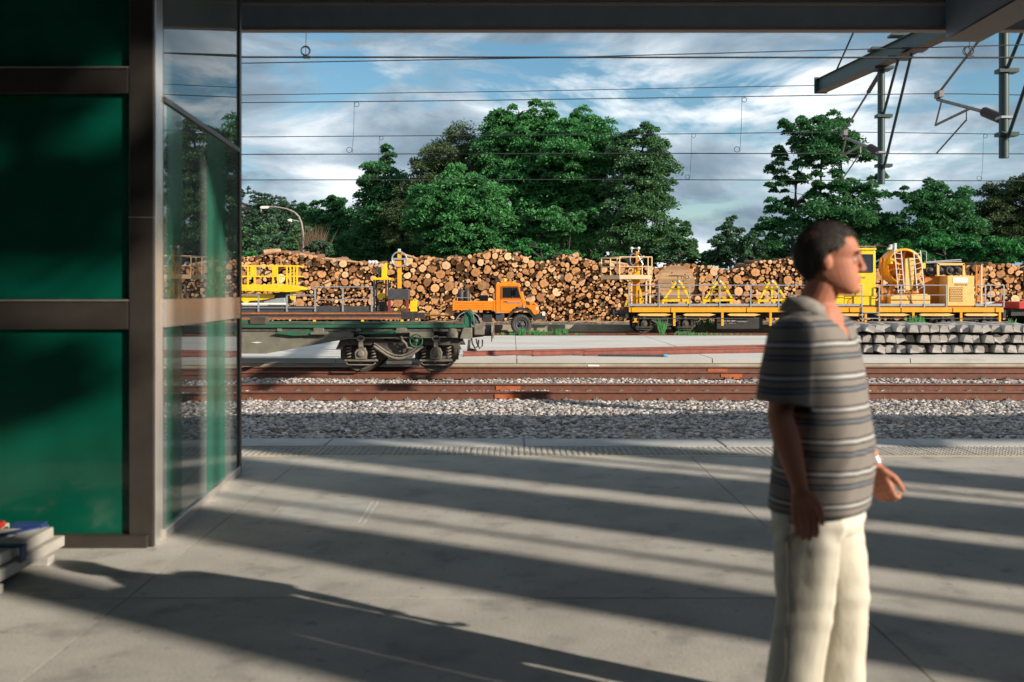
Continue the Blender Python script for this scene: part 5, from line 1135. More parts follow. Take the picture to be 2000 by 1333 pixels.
# ------------------------------------------------------------------ things on the loading platform
def sleeper_stack():
    g = random.Random(12)
    base = MB(); base.prism([(-0.145,0.0),(0.145,0.0),(0.115,0.21),(-0.115,0.21)], 0, 2.55)
    def variant(k):
        gg = random.Random(k); m = MB()
        prof = [(-0.145+gg.uniform(-.008,.008),0.0),(0.145+gg.uniform(-.008,.008),0.0),(0.135,0.12),(0.105,0.205),(0.08,0.215),(-0.08,0.215),(-0.105,0.20),(-0.135,0.11)]
        n = len(prof); ys = [gg.uniform(-0.03,0.02), 0.04, 0.9, 1.3, 1.7, 2.55]; zs = [0.96, 1.0, 1.0, 0.86, 1.0, 1.0]
        vv = []
        for y, s in zip(ys, zs):
            q = 0.93 if y < 0.03 else 1.0
            vv += [(x*q + gg.uniform(-.004,.004), y + (gg.uniform(-.02,.02) if y < .03 else 0), z*s + (0.006 if y < .03 and z < .05 else 0)) for x, z in prof]
        ff = [tuple(range(n)), tuple(range(len(vv)-1, len(vv)-n-1, -1))]
        for k2 in range(len(ys)-1):
            for i in range(n): ff.append((k2*n+i, (k2+1)*n+i, (k2+1)*n+(i+1) % n, k2*n+(i+1) % n))
        m.add(vv, ff); return m.mesh('concrete_sleeper', M['sleeper'])
    meshes = [variant(k) for k in range(6)]
    Yk = 28.6; zg = -0.268; layers = [(zg+0.045, 'bottom', 0.045), (zg+0.335, 'middle', 0.05), (zg+0.63, 'top', 0.06)]
    for z0, nm, _ in layers:
        x = ax(1655, Yk); i = 0
        while x < ax(2060, Yk):
            o = bpy.data.objects.new('concrete_sleeper', meshes[g.randrange(6)]); COL.objects.link(o)
            tilt = g.gauss(0, 0.05) if g.random() < 0.82 else g.uniform(-0.5, 0.5)
            o.location = (x, Yk + g.gauss(0, 0.09), z0 + g.uniform(0, 0.012) + abs(tilt)*0.04); o.rotation_euler = (g.gauss(0, .008), tilt, g.gauss(0, 0.035))
            tag(o, 'rough grey concrete sleeper in the %s layer of the stack' % nm, 'sleeper', '%s layer of stacked sleepers' % nm)
            x += g.choice((0.285, 0.29, 0.30, 0.33, 0.40 if nm == 'bottom' else 0.31)); i += 1
        for y in (0.45, 2.0):
            tag(MB().box(ax(1648, Yk), ax(2070, Yk), Yk+y, Yk+y+0.10, z0-0.043 if nm == 'bottom' else z0-0.075, z0-0.001).build('spacer_beam', M['timber'], None, 0.006),
                '%s timber spacer under the %s layer of concrete sleepers' % ('front' if y < 1 else 'rear', nm), 'beam')
sleeper_stack()

def stored_rails():
    prof = [(-0.07,0.0),(0.07,0.0),(0.07,0.015),(0.014,0.032),(0.011,0.115),(0.034,0.128),(0.034,0.152),(-0.034,0.152),(-0.034,0.128),(-0.011,0.115),(-0.014,0.032),(-0.07,0.015)]
    def lay(a, b, name, label, z, m='redrust', flip=False):
        a = Vector(a); b = Vector(b); d = (b-a).normalized(); nx = Vector((-d.y, d.x, 0)); n = len(prof); mb = MB(); vv = []
        for p in (a, b):
            for u, w in prof: vv.append(p + nx*u + Vector((0,0,z+w)))
        mb.add(vv, [tuple(range(n)), tuple(range(2*n-1, n-1, -1))] + [(i, (i+1) % n, (i+1) % n + n, i+n) for i in range(n)])
        return tag(mb.build(name, M[m]), label, 'rail')
    zg = -0.268
    lay((ax(905, 27.75), 27.75, 0), (ax(1660, 32.2), 32.2, 0), 'stored_rail', 'longest oxide red rail lying slantwise on the pale slab', zg)
    lay((ax(1040, 28.05), 27.95, 0), (ax(1650, 32.3), 31.9, 0), 'stored_rail', 'second red rail lying just in front of the longest one', zg)
    lay((ax(1140, 28.2), 28.12, 0), (ax(1650, 30.3), 30.2, 0), 'stored_rail', 'shortest red rail, nearest the slab edge', zg)
    MB_ = MB(); a = at(1168, 0, 27.6); MB_.tube([(ax(1168,27.85), 27.85, zg+0.03), (ax(1297,27.62), 27.62, zg+0.03)], 0.03, 10)
    p = tag(MB_.build('pipe', M['darkgrey']), 'dark pipe with a blue end cap in front of the red rails', 'pipe')
    MB().lathe((ax(1297,27.62), 27.62, zg+0.035), [(0.001,0.10),(0.036,0.10),(0.036,-0.02)], 14, 'X').build('end_cap', M['bluecap'], p)
    MB_ = MB(); MB_.prism([(-0.19,0.0),(0.18,0.0),(0.17,0.17),(-0.13,0.175)], 0, 0.22); 
    o = MB_.build('stone_block', M['white'], None, 0.012); o.location = (ax(1158, 26.6), 26.62, -0.60); tag(o, 'small white block leaning at the foot of the slab edge', 'block')
    MB_ = MB(); MB_.box(-0.2, 0.2, 0, 0.16, 0, 0.13); o = MB_.build('stone_block', M['sleeper'], None, 0.02); o.location = (ax(801, 26.6), 26.65, -0.58); tag(o, 'pale stone lying in the shade beneath the green wagon', 'block')
stored_rails()

# ------------------------------------------------------------------ trees and other vegetation
def leaf_cloud(g, centers, radii, flat, n_per, ln, wd, droop, up):
    """leaf faces spread through flattened clumps; returns vertex and face arrays"""
    K = len(centers); idx = np.repeat(np.arange(K), n_per); n = len(idx)
    d = g.normal(size=(n, 3)); d /= np.linalg.norm(d, axis=1)[:, None]
    d[:, 2] = np.where(d[:, 2] < -0.25, -d[:, 2]*0.6, d[:, 2])
    rr = radii[idx] * g.uniform(0.02, 1, n)**0.42
    P = centers[idx] + d * rr[:, None] * np.array([1, 1, flat])
    hr = np.hypot(d[:, 0], d[:, 1]) * rr
    P[:, 2] -= droop * hr**2 / np.maximum(radii[idx], 0.1)
    ax_ = d * np.array([1, 1, 0.15]) + g.normal(size=(n, 3)) * 0.55; ax_[:, 2] -= droop*0.7
    ax_ /= np.linalg.norm(ax_, axis=1)[:, None]
    nm = g.normal(size=(n, 3)) * (1 - up) + np.array([0, 0, 1]) * up
    side = np.cross(nm, ax_); side /= np.maximum(np.linalg.norm(side, axis=1), 1e-6)[:, None]
    l = ln * g.uniform(0.6, 1.35, n)[:, None]; w = wd * g.uniform(0.6, 1.3, n)[:, None]
    V = np.stack([P - ax_*l*0.5, P + side*w*0.5, P + ax_*l*0.5, P - side*w*0.5], 1)
    return V
def crown_mesh(name, V, m):
    n = len(V); return np_mesh(name, V.reshape(-1, 3), np.arange(n*4).reshape(n, 4), m)

STYLES = {  # leaf length, width, clump radius range, flatness, leaves per clump, droop, upward bias, clumps per m2 of lobe
    'locust': (0.31, 0.12, (0.65, 1.25), 0.58, 200, 0.26, 0.36, 3.3),
    'alder':  (0.19, 0.13, (0.5, 1.0), 0.75, 220, 0.12, 0.22, 3.8),
    'willow': (0.28, 0.08, (0.6, 1.15), 0.9, 230, 0.25, 0.2, 3.4),
    'bush':   (0.22, 0.10, (0.35, 0.7), 0.7, 140, 0.2, 0.35, 4.6),
}
def tree(name, label, cat, Y, trunk, lobes, leaf, style, seed, dens=1.0, group=None, base=-0.12, tw=0.16, trunks=None):
    g = np.random.default_rng(seed); ln, wd, (c0, c1), flat, npc, droop, up, cd = STYLES[style]
    bx = ax(trunk, Y); t = thing(name, label, cat, (bx, Y, base), group)
    cen = []; rad = []
    zt = base
    for (px, py, rx, ry) in lobes:
        c = at(px, py, Y); a = rx/F*Y; b = ry/F*Y; dep = min(a, b)*0.9 + 0.3
        k = max(5, int(a*b*3.14*cd*dens)); zt = max(zt, c.z + b*0.1)
        d = g.normal(size=(k, 3)); d /= np.linalg.norm(d, axis=1)[:, None]; q = g.uniform(0.03, 1, k)**0.45
        cen.append(np.array([c.x, Y + g.uniform(-0.8, 0.8), c.z]) + d * q[:, None] * np.array([a, dep, b]) * 1.08)
        rad.append(g.uniform(c0, c1, k) * np.clip(min(a, b)/1.6, 0.45, 1.0))
    cen = np.concatenate(cen); rad = np.concatenate(rad)
    o = bpy.data.objects.new('crown', crown_mesh('crown', leaf_cloud(g, cen, rad, flat, npc, ln, wd, droop, up), M[leaf])); COL.objects.link(o); adopt(o, t)
    tr = MB(); stems = trunks or [(trunk, zt)]
    for i, st in enumerate(stems):
        x0 = ax(st[0], Y); top = st[1] if len(st) > 1 and st[1] is not None else zt; pts = []; rr = []
        for k in range(8):
            q = k/7; pts.append((x0 + 0.35*math.sin(q*3 + seed + i) * q + (st[2]*q if len(st) > 2 else 0), Y + 0.25*math.sin(q*4+seed), base - 0.1 + (top-base)*q)); rr.append(tw*(1 - 0.75*q) + 0.02)
        tr.tube(pts, rr, 8)
        ids = g.choice(len(cen), min(len(cen), 26), replace=False)
        for j in ids:
            c = Vector(cen[j]); best = min(pts[2:], key=lambda p: (Vector(p)-c).length + max(0, p[2]-c.z)*2)
            p0 = Vector(best)
            if (c-p0).length > 3.2: continue
            mid = p0.lerp(c, 0.5) + Vector((0, 0, 0.15*(c-p0).length))
            tr.tube([p0, mid, c], [tw*0.33, tw*0.2, 0.012], 5)
    tr.build('trunk', M['trunk'], t)
    return t

def plant_all():
    T = tree
    G = 'trees behind the log pile'
    T('olive_tree', 'olive brown tree left of centre, rounded top', 'tree', 80, 870, [(885,300,55,50),(850,340,48,50),(920,330,45,55),(840,410,60,70),(790,430,40,60),(905,400,50,60)], 'leaf_olive', 'willow', 1, 0.8, G)
    T('locust_tree', 'dark feathery tree at the left edge of the tall clump', 'tree', 82, 760, [(735,345,32,28),(760,300,30,18),(745,395,38,32),(740,440,40,35),(775,360,32,40),(720,370,18,14),(755,415,55,65),(770,460,60,40)], 'leaf_deep', 'locust', 2, 1.0, G)
    T('locust_tree', 'tall feathery green tree with the highest pointed top, centre', 'tree', 78, 1035, [(1050,225,30,24),(975,235,32,24),(1010,260,52,34),(960,290,46,34),(1045,285,50,40),(1020,340,62,42),(975,370,48,40),(1060,400,50,40),(1025,450,62,40),(1003,222,16,16),(1020,300,95,80),(1010,400,90,60)], 'leaf_locust', 'locust', 3, 1.05, G, trunks=[(1015,None),(1060,None),(985,None)])
    T('locust_tree', 'tall feathery green tree right of the highest top', 'tree', 77, 1125, [(1135,238,34,26),(1160,258,34,30),(1120,280,52,36),(1165,310,42,36),(1130,340,58,40),(1105,400,48,36),(1160,400,44,40),(1140,460,55,38),(1090,245,18,16),(1125,310,85,75),(1125,410,80,60)], 'leaf_locust', 'locust', 4, 1.0, G, trunks=[(1100,None),(1150,None)])
    T('locust_tree', 'bright feathery tree drooping in front of the olive tree', 'tree', 70, 890, [(905,345,42,26),(880,380,52,30),(925,400,50,30),(860,420,46,26),(905,450,68,30),(850,470,50,26),(940,470,52,26),(815,395,26,18),(800,440,20,16),(900,495,85,18),(895,415,95,65)], 'leaf_locust', 'locust', 5, 1.25, G)
    T('alder_tree', 'dense small-leaved grey green tree ending the tall clump at right', 'tree', 74, 1250, [(1265,268,34,26),(1225,290,34,34),(1280,310,34,40),(1240,350,48,45),(1285,370,32,45),(1220,410,46,45),(1270,430,48,45),(1230,470,52,38),(1300,470,30,34),(1250,350,62,95)], 'leaf_alder', 'alder', 6, 0.95, G)
    T('locust_bush', 'bright green low tree just behind the central log crest', 'tree', 66, 1060, [(1060,485,48,20),(1020,492,34,16),(1095,497,34,16),(1050,505,60,14)], 'leaf_bright', 'locust', 7, 1.7, G)
    T('locust_bush', 'low green boughs below the middle of the clump', 'tree', 70, 1110, [(1090,440,42,22),(1130,425,36,20),(1060,420,34,18)], 'leaf_locust', 'locust', 17, 1.4, G, tw=0.05)
    T('young_tree', 'small pointed dark tree at the clump foot near the wooden reel', 'tree', 70, 1330, [(1335,455,24,24),(1320,480,34,24),(1345,492,24,22),(1300,500,30,16)], 'leaf_alder', 'alder', 8, 1.2, G)
    T('pale_tree', 'pale silvery young tree standing in the gap of sky', 'tree', 76, 1430, [(1432,440,20,18),(1425,465,32,24),(1410,490,34,24),(1445,480,24,26),(1400,510,40,14)], 'leaf_pale', 'alder', 9, 1.1, G)
    T('pale_tree', 'second pale young tree touching the dark tall tree', 'tree', 78, 1475, [(1478,445,16,18),(1475,470,26,22),(1465,497,30,20)], 'leaf_pale', 'alder', 10, 1.1, G)
    T('locust_tree', 'tall open dark tree with bare stems behind the man', 'tree', 78, 1600, [(1610,235,44,24),(1650,240,28,20),(1545,245,32,18),(1580,270,46,22),(1650,285,42,24),(1525,300,32,18),(1600,310,48,22),(1680,310,26,18),(1545,340,52,22),(1520,365,30,16),(1630,360,50,22),(1600,395,55,22),(1530,400,38,20),(1690,385,42,28),(1545,440,52,24),(1500,450,34,18),(1640,430,58,28),(1700,430,50,32),(1725,345,20,14),(1605,285,62,40),(1625,430,95,45)], 'leaf_deep', 'locust', 11, 0.95, G, trunks=[(1545,12.0,0.3),(1595,14.2,0.2),(1650,12.5,-0.2),(1572,10.0,-0.4)], tw=0.14)
    T('locust_tree', 'rounded dark green tree between the tall tree and the right edge', 'tree', 76, 1825, [(1830,365,28,24),(1775,385,26,18),(1820,400,46,30),(1870,400,32,34),(1790,430,52,34),(1850,440,52,36),(1760,460,36,34),(1885,440,26,24)], 'leaf_deep', 'locust', 12, 1.1, G)
    T('olive_tree', 'dull olive tree filling the right edge above the logs', 'tree', 80, 1960, [(1950,385,34,30),(1990,375,34,34),(1925,420,32,34),(1975,430,50,45),(2030,400,50,60),(1940,470,46,40)], 'leaf_olive', 'alder', 13, 1.0, G)
    T('locust_bush', 'bright green bush above the engine housing', 'bush', 66, 1850, [(1800,490,44,22),(1850,480,40,22),(1770,500,40,18),(1830,506,60,14)], 'leaf_bright', 'locust', 14, 1.7, G)
    T('locust_bush', 'bright green bush at far right over the log crest', 'bush', 66, 1940, [(1915,485,40,22),(1960,490,40,22),(1900,505,50,14),(2010,490,30,24)], 'leaf_bright', 'locust', 15, 1.7, G)
    T('locust_tree', 'dark spreading tree with ragged top behind the lamp post', 'tree', 88, 650, [(640,405,40,20),(600,400,18,10),(680,420,34,20),(620,440,46,30),(680,455,46,30),(640,475,60,30),(700,480,34,34),(660,395,14,8)], 'leaf_deep', 'locust', 16, 1.1, G)
    T('roadside_bush', 'light green leafy bush right of the lamp post', 'bush', 64, 625, [(622,488,26,20),(608,495,22,18),(640,494,16,16),(615,505,34,10)], 'leaf_pale', 'bush', 18, 1.3)
    T('roadside_bush', 'light green leafy bush left of the lamp post', 'bush', 66, 545, [(545,478,22,18),(520,485,22,20),(560,492,20,16),(530,500,40,10)], 'leaf_pale', 'bush', 19, 1.2)
    T('roadside_bush', 'dark bush beside the shelter edge above the yellow platform', 'bush', 72, 485, [(480,470,40,28),(530,462,44,24),(575,458,30,22),(470,492,40,22),(420,470,50,40)], 'leaf_alder', 'bush', 20, 0.9)
    T('roadside_bush', 'small bright bush peeping over the logs next to the shelter', 'bush', 60, 484, [(486,502,10,10),(478,508,10,8)], 'leaf_bright', 'bush', 22, 1.6)
    T('hedge', 'dark understorey hedge under the left half of the trees', 'hedge', 84, 830, [(700,490,70,30),(790,490,70,34),(880,490,70,40),(970,480,70,46),(1050,480,60,50),(600,490,60,30),(1000,515,120,16)], 'leaf_deep', 'locust', 23, 0.9)
    T('hedge', 'dark understorey hedge under the right half of the trees', 'hedge', 86, 1300, [(1130,480,70,46),(1210,480,60,50),(1290,490,60,34),(1370,500,50,24),(1450,500,50,26),(1530,490,60,34),(1620,480,60,46),(1180,512,110,18),(1320,515,90,16),(1500,515,90,18)], 'leaf_deep', 'locust', 24, 0.95)
    T('hedge', 'dark understorey hedge at the right behind the yellow cab', 'hedge', 84, 1800, [(1690,490,60,36),(1760,490,60,34),(1840,490,60,40),(1920,490,60,40),(2000,490,60,40)], 'leaf_deep', 'locust', 25, 0.9)
    # unseen tree added behind the viewpoint to shade the top of the shelter
    tt = thing('added_shade_tree', 'unseen leafy tree added behind the viewpoint to shade the shelter top', 'tree', (13.9, -4.6, 0))
    g = np.random.default_rng(77); k = 30
    cen = np.stack([g.uniform(13.0, 15.5, k), g.uniform(-5.2, -3.9, k), g.uniform(9.0, 12.6, k)], 1)
    V = leaf_cloud(g, cen, g.uniform(0.5, 0.9, k), 0.6, 120, 0.3, 0.2, 0.2, 0.4)
    o = bpy.data.objects.new('crown', crown_mesh('crown', V, M['leaf_deep'])); COL.objects.link(o); adopt(o, tt)
    MB().tube([(13.9, -4.6, 0), (14.0, -4.6, 5), (14.1, -4.6, 9), (14.3, -4.5, 11.5)], [0.2, 0.17, 0.12, 0.04], 10).build('trunk', M['trunk'], tt)
plant_all()

def reeds():
    g = random.Random(8); m = MB(); Y = 66
    for _ in range(230):
        a = at(612 + g.gauss(0, 11), 500, Y); h = g.uniform(0.9, 2.3); dx = g.gauss(0.05, 0.28)
        b = a + Vector((dx*h, g.uniform(-.3,.3), h)); w = 0.02
        m.add([a + Vector((-w,0,0)), a + Vector((w,0,0)), b], [(0,1,2)])
    tag(m.build('dry_grass', M['reed']), 'tuft of dry brown pampas grass beside the lamp post', 'grass')
reeds()

def weeds():
    g = random.Random(31); m = MB()
    def clump(px, py, Y, h, n, sp):
        b = at(px, py, Y)
        for _ in range(n):
            a = b + Vector((g.gauss(0, sp), g.gauss(0, 0.12), 0)); q = g.uniform(0, 6.28); hh = h*g.uniform(0.4, 1.1)
            tip = a + Vector((0.3*hh*math.cos(q), 0.2*hh*math.sin(q), hh)); mid = a.lerp(tip, .55) + Vector((0.05*math.cos(q+1.5), 0, 0.02)); w = 0.03
            m.add([a, mid + Vector((w,0,0)), tip, mid - Vector((w,0,0))], [(0,1,2,3)])
    for px, h, n, sp in ((995,0.16,25,.25),(1023,0.36,26,.07),(1050,0.28,40,.2),(1068,0.2,26,.2),(1090,0.33,22,.06),(1105,0.3,20,.05),(1125,0.14,14,.2),(1293,0.75,26,.05),(1340,0.22,40,.25),(1360,0.15,26,.3),(1385,0.12,20,.4),(1440,0.1,20,.5)):
        clump(px, 656.5, 41.15, h, n, sp)
    for px, h, n, sp in ((1786,0.55,70,.16),(1800,0.3,40,.2),(1979,0.4,20,.06)): clump(px, 641, 41.2, h, n, sp)
    for px, h, n, sp in ((1375,0.5,60,.35),(1390,0.35,60,.4)): clump(px, 641, 50.1, h, n, sp)
    kind(m.build('weeds', M['leaf_locust']), 'stuff', 'green weeds growing along the edge of the far siding')
weeds()

def lamp_post():
    Y = 66; t = thing('street_lamp', 'curved rusty street lamp post above the left log pile', 'lamp', at(592, 520, Y))
    arc = [(592,520),(592.5,480),(591.5,455),(589,437),(584,424),(575,415),(560,408.5),(540,405),(522,404.5)]
    MB().tube([at(a, b, Y) for a, b in arc], [0.085,0.08,0.075,0.07,0.065,0.06,0.055,0.05,0.05], 10).build('post', M['lamp'], t)
    MB().pp([(507,405),(510,402.8),(522,402.8),(526,404.5),(522,408),(509,408.5)], Y-0.14, 0.28).build('lamp_head', M['white'], t, 0.03)
    MB().ell(at(510, 410.5, Y), (0.05,0.05,0.06), 10, 6).build('bulb', M['white'], t)
    fl = MB(); fl.pp([(561,429.5),(567,427.5),(570,433.5),(564,432.5)], Y-0.1, 0.2); fl.tube([at(567,429,Y), at(589,434,Y)], 0.018, 5); fl.build('floodlight', M['white'], t)
lamp_post()

def hill():
    Y0 = 330; prof = [(-150,300),(250,330),(400,352),(465,378),(500,392),(540,404),(580,416),(640,432),(720,452),(820,480),(900,520)]
    vv = []; n = len(prof)
    for k, (px, py) in enumerate(prof):
        p = at(px, py + 14, Y0); vv += [(p.x*0.93, Y0-70, -0.66), (p.x*0.97, Y0-28, (p.z)*0.55), (p.x, Y0, p.z), (p.x*1.12, Y0+80, -0.66)]
    ff = []
    for k in range(n-1):
        for j in range(3): ff.append((4*k+j, 4*k+4+j, 4*k+5+j, 4*k+1+j))
    kind(MB().add(vv, ff, 0, True).build('hill', M['yard']), 'structure')
    g = np.random.default_rng(40); cen = []; rad = []
    for _ in range(760):
        px = g.uniform(150, 760); q = g.uniform(0, 1)
        for (a, b), (c, d) in zip(prof, prof[1:]):
            if a <= px <= c: py = b + (d-b)*(px-a)/(c-a)
        top = at(px, py + 12, Y0)
        if q > 0.4: s = (q-0.4)/0.6; P = (top.x*(0.97+0.03*s), Y0-28+28*s, top.z*(0.55+0.45*s))
        else: s = q/0.4; P = (top.x*(0.93+0.04*s), Y0-70+42*s, top.z*0.55*s)
        h = g.uniform(3.5, 7.0)
        for k in range(4): cen.append((P[0]+g.normal()*0.8, P[1]+g.normal()*0.6, P[2] + h*(0.3+0.22*k))); rad.append(g.uniform(1.2, 2.1)*(1-0.12*k))
    V = leaf_cloud(g, np.array(cen), np.array(rad), 0.8, 34, 1.05, 0.5, 0.1, 0.35)
    o = bpy.data.objects.new('hill_forest', crown_mesh('hill_forest', V, M['leaf_hill'])); COL.objects.link(o); kind(o, 'stuff', 'pine forest covering the distant hill at left')
hill()

# ------------------------------------------------------------------ the walking man
def remeshed(mb, name, voxel, smooth, mats):
    me = mb.mesh(name, mats); o = bpy.data.objects.new(name, me); COL.objects.link(o)
    r = o.modifiers.new('r', 'REMESH'); r.mode = 'VOXEL'; r.voxel_size = voxel; r.use_smooth_shade = True
    if smooth: s = o.modifiers.new('s', 'SMOOTH'); s.factor = 0.5; s.iterations = smooth
    bpy.context.view_layer.update()
    new = bpy.data.meshes.new_from_object(o.evaluated_get(bpy.context.evaluated_depsgraph_get()))
    bpy.data.objects.remove(o); new.materials.clear()
    for m in (mats if isinstance(mats, (list, tuple)) else [mats]): new.materials.append(m)
    for p in new.polygons: p.use_smooth = True
    return new
def loft(mb, secs, n=28, power=2.3):
    """secs: (z, half width, front y, back y, centre x) superellipse sections, closed"""
    vv = []; ff = []
    for (z, a, yf, yb_, cx) in secs:
        cy = (yf+yb_)/2; b = (yb_-yf)/2
        for j in range(n):
            t = 2*math.pi*j/n; c, s = math.cos(t), math.sin(t)
            vv.append((cx + a*math.copysign(abs(c)**(2/power), c), cy + b*math.copysign(abs(s)**(2/power), s), z))
    for k in range(len(secs)-1):
        for j in range(n): ff.append((k*n+j, k*n+(j+1) % n, (k+1)*n+(j+1) % n, (k+1)*n+j))
    ff.append(tuple(range(n-1, -1, -1))); ff.append(tuple((len(secs)-1)*n + j for j in range(n)))
    mb.add(vv, ff, 0, True)
def limb(mb, pts, rr, n=16):
    mb.tube(pts, rr, n)
    for p, r in zip(pts, rr): mb.ell(p, (r*0.99, r*0.99, r*0.99), n, 8)

def man():
    TH = R(52); BASE = Vector((1.08, 3.52, 0))
    t = thing('person', 'man in striped polo shirt and cream trousers walking right along the platform', 'person', BASE)
    Mx = Matrix.Translation(BASE) @ Matrix.Rotation(TH, 4, 'Z')
    HX = Matrix.Translation((0.008, -0.038, 0)) @ Matrix.Rotation(R(24), 4, 'Z')       # head turned toward his left
    # skin
    skin = bpy.data.materials.new('skin'); skin.use_nodes = True; N = skin.node_tree.nodes; L = skin.node_tree.links; b = N['Principled BSDF']
    b.inputs['Roughness'].default_value = 0.62; b.inputs['Specular IOR Level'].default_value = 0.3; b.inputs['Subsurface Weight'].default_value = 0.08; b.inputs['Subsurface Radius'].default_value = (0.02,0.008,0.004)
    tc = N.new('ShaderNodeTexCoord'); nz = N.new('ShaderNodeTexNoise'); nz.inputs['Scale'].default_value = 9; nz.inputs['Detail'].default_value = 6; L.new(tc.outputs['Object'], nz.inputs['Vector'])
    mx = N.new('ShaderNodeMix'); mx.data_type = 'RGBA'; mx.inputs[6].default_value = (0.47,0.205,0.130,1); mx.inputs[7].default_value = (0.36,0.135,0.084,1); L.new(nz.outputs['Fac'], mx.inputs[0]); L.new(mx.outputs[2], b.inputs['Base Color'])
    nb = N.new('ShaderNodeTexNoise'); nb.inputs['Scale'].default_value = 140; nb.inputs['Detail'].default_value = 5; L.new(tc.outputs['Object'], nb.inputs['Vector']); bb_ = N.new('ShaderNodeBump'); bb_.inputs['Strength'].default_value = 0.35; bb_.inputs['Distance'].default_value = 0.003; L.new(nb.outputs['Fac'], bb_.inputs['Height']); L.new(bb_.outputs[0], b.inputs['Normal'])
    H = MB()                                                      # head in its own frame, then turned
    loft(H, [(1.528,0.020,-0.080,-0.045,0),(1.538,0.040,-0.092,-0.025,0),(1.555,0.052,-0.098,0.030,0),(1.575,0.060,-0.099,0.062,0),(1.595,0.065,-0.098,0.080,0),(1.618,0.068,-0.094,0.090,0),(1.640,0.071,-0.091,0.097,0),(1.655,0.071,-0.088,0.101,0),(1.668,0.073,-0.095,0.103,0),(1.680,0.075,-0.101,0.105,0),(1.700,0.077,-0.099,0.106,0),(1.720,0.076,-0.090,0.103,0),(1.742,0.068,-0.072,0.092,0),(1.760,0.052,-0.045,0.070,0),(1.770,0.030,-0.015,0.040,0)], 28, 2.45)
    for k in range(7):
        q = k/6; H.ell((0, -0.096 - 0.020*q**1.3 + (0.003 if k == 6 else 0), 1.668 - 0.050*q), (0.008 + 0.005*q, 0.012 + 0.002*q, 0.009), 10, 8)
    for s in (-1, 1):
        H.ell((s*0.012, -0.106, 1.615), (0.009, 0.010, 0.007), 10, 8); H.ell((s*0.030, -0.096, 1.676), (0.024, 0.011, 0.007), 10, 8)
        H.ell((s*0.033, -0.084, 1.6445), (0.015, 0.009, 0.005), 10, 8); H.ell((s*0.033, -0.086, 1.6635), (0.016, 0.009, 0.005), 10, 8); H.ell((s*0.078, 0.012, 1.640), (0.008, 0.016, 0.028), 12, 10); H.ell((s*0.082, 0.020, 1.650), (0.006, 0.012, 0.017), 10, 8)
    H.ell((0, -0.101, 1.590), (0.024, 0.010, 0.0055), 10, 8); H.ell((0, -0.100, 1.578), (0.022, 0.010, 0.006), 10, 8); H.ell((0, -0.095, 1.548), (0.022, 0.014, 0.016), 10, 8)
    B = MB(); B.v = [tuple(HX @ Vector(p)) for p in H.v]; B.f = list(H.f); B.m = list(H.m); B.sm = list(H.sm)
    limb(B, [(0, 0.035, 1.42), (0, 0.010, 1.49), (0.004, -0.022, 1.57)], [0.070, 0.062, 0.060])
    loft(B, [(0.80,0.160,-0.115,0.125,0),(0.92,0.165,-0.125,0.115,0),(1.05,0.160,-0.130,0.105,0),(1.20,0.168,-0.120,0.105,0),(1.32,0.165,-0.105,0.110,0),(1.39,0.145,-0.080,0.105,0),(1.445,0.095,-0.045,0.085,0),(1.485,0.070,-0.030,0.075,0)], 28, 2.3)
    B.ell((0, -0.030, 1.425), (0.085, 0.058, 0.085), 16, 12); B.ell((0, -0.055, 1.36), (0.09, 0.055, 0.08), 16, 12)
    SR, ER, WR = (-0.190, 0.015, 1.405), (-0.245, 0.035, 1.12), (-0.245, -0.035, 0.885)
    SL, EL_, WL = (0.190, 0.015, 1.405), (0.262, -0.005, 1.115), (0.255, -0.115, 0.905)
    for S, Eb, W in ((SR, ER, WR), (SL, EL_, WL)):
        S, Eb, W = Vector(S), Vector(Eb), Vector(W)
        limb(B, [S + Vector((0,0,-0.03)), S.lerp(Eb, .5), Eb, Eb.lerp(W, .3), Eb.lerp(W, .7), W], [0.047, 0.050, 0.043, 0.046, 0.036, 0.027])
    def hand(W, down, front, out, curl):
        W = Vector(W); down = Vector(down).normalized(); front = Vector(front); front = (front - down*front.dot(down)).normalized(); out = down.cross(front).normalized()*out
        # palm: a slab between wrist and knuckles; front = thumb side, out = back of hand
        for i in range(5):
            for j in range(4):
                q = i/4; w = (j-1.5)/1.5; B.ell(W + down*(0.018 + 0.078*q) + front*(w*(0.020 + 0.014*q)) , (0.0155, 0.0155, 0.0155), 8, 6)
        for j, (ln_, off) in enumerate(((0.070, 0.033), (0.080, 0.011), (0.075, -0.011), (0.060, -0.032))):
            p = W + down*0.094 + front*off; dirv = down.copy(); pts = [p]; ang = 0
            for k, f in enumerate((0.45, 0.32, 0.23)):
                ang += curl*(0.55 + 0.35*k); dv = down*math.cos(ang) - out*math.sin(ang); pts.append(pts[-1] + dv*ln_*f*1.05)
            limb(B, pts, [0.0105, 0.0098, 0.009, 0.0078], 10)
        p0 = W + down*0.030 + front*0.028; th = (down*0.72 + front*0.62 - out*0.30).normalized()
        p1 = p0 + th*0.042; p2 = p1 + (down*0.92 + front*0.15 - out*0.35).normalized()*0.032; p3 = p2 + (down*0.95 - out*0.45).normalized()*0.025
        limb(B, [p0, p1, p2, p3], [0.016, 0.0125, 0.0112, 0.0092], 10)
    hand(WR, Vector(WR) - Vector(ER) + Vector((0, 0.02, -0.02)), (0.15, -1, 0), -1, 0.45)
    hand(WL, Vector((0.0, -0.04, -0.12)), (-0.15, -1, 0.1), 1, 0.8)
    for s, yk, ya in ((-1, 0.0, 0.04), (1, -0.03, -0.015)):
        limb(B, [(s*0.085, 0.0, 0.83), (s*0.10, yk, 0.47), (s*0.105, ya, 0.09)], [0.075, 0.052, 0.036])
        B.ell((s*0.108, ya-0.04, 0.045), (0.028, 0.07, 0.022), 12, 8)
    me = remeshed(B, 'body', 0.0042, 4, skin); me.transform(Mx)
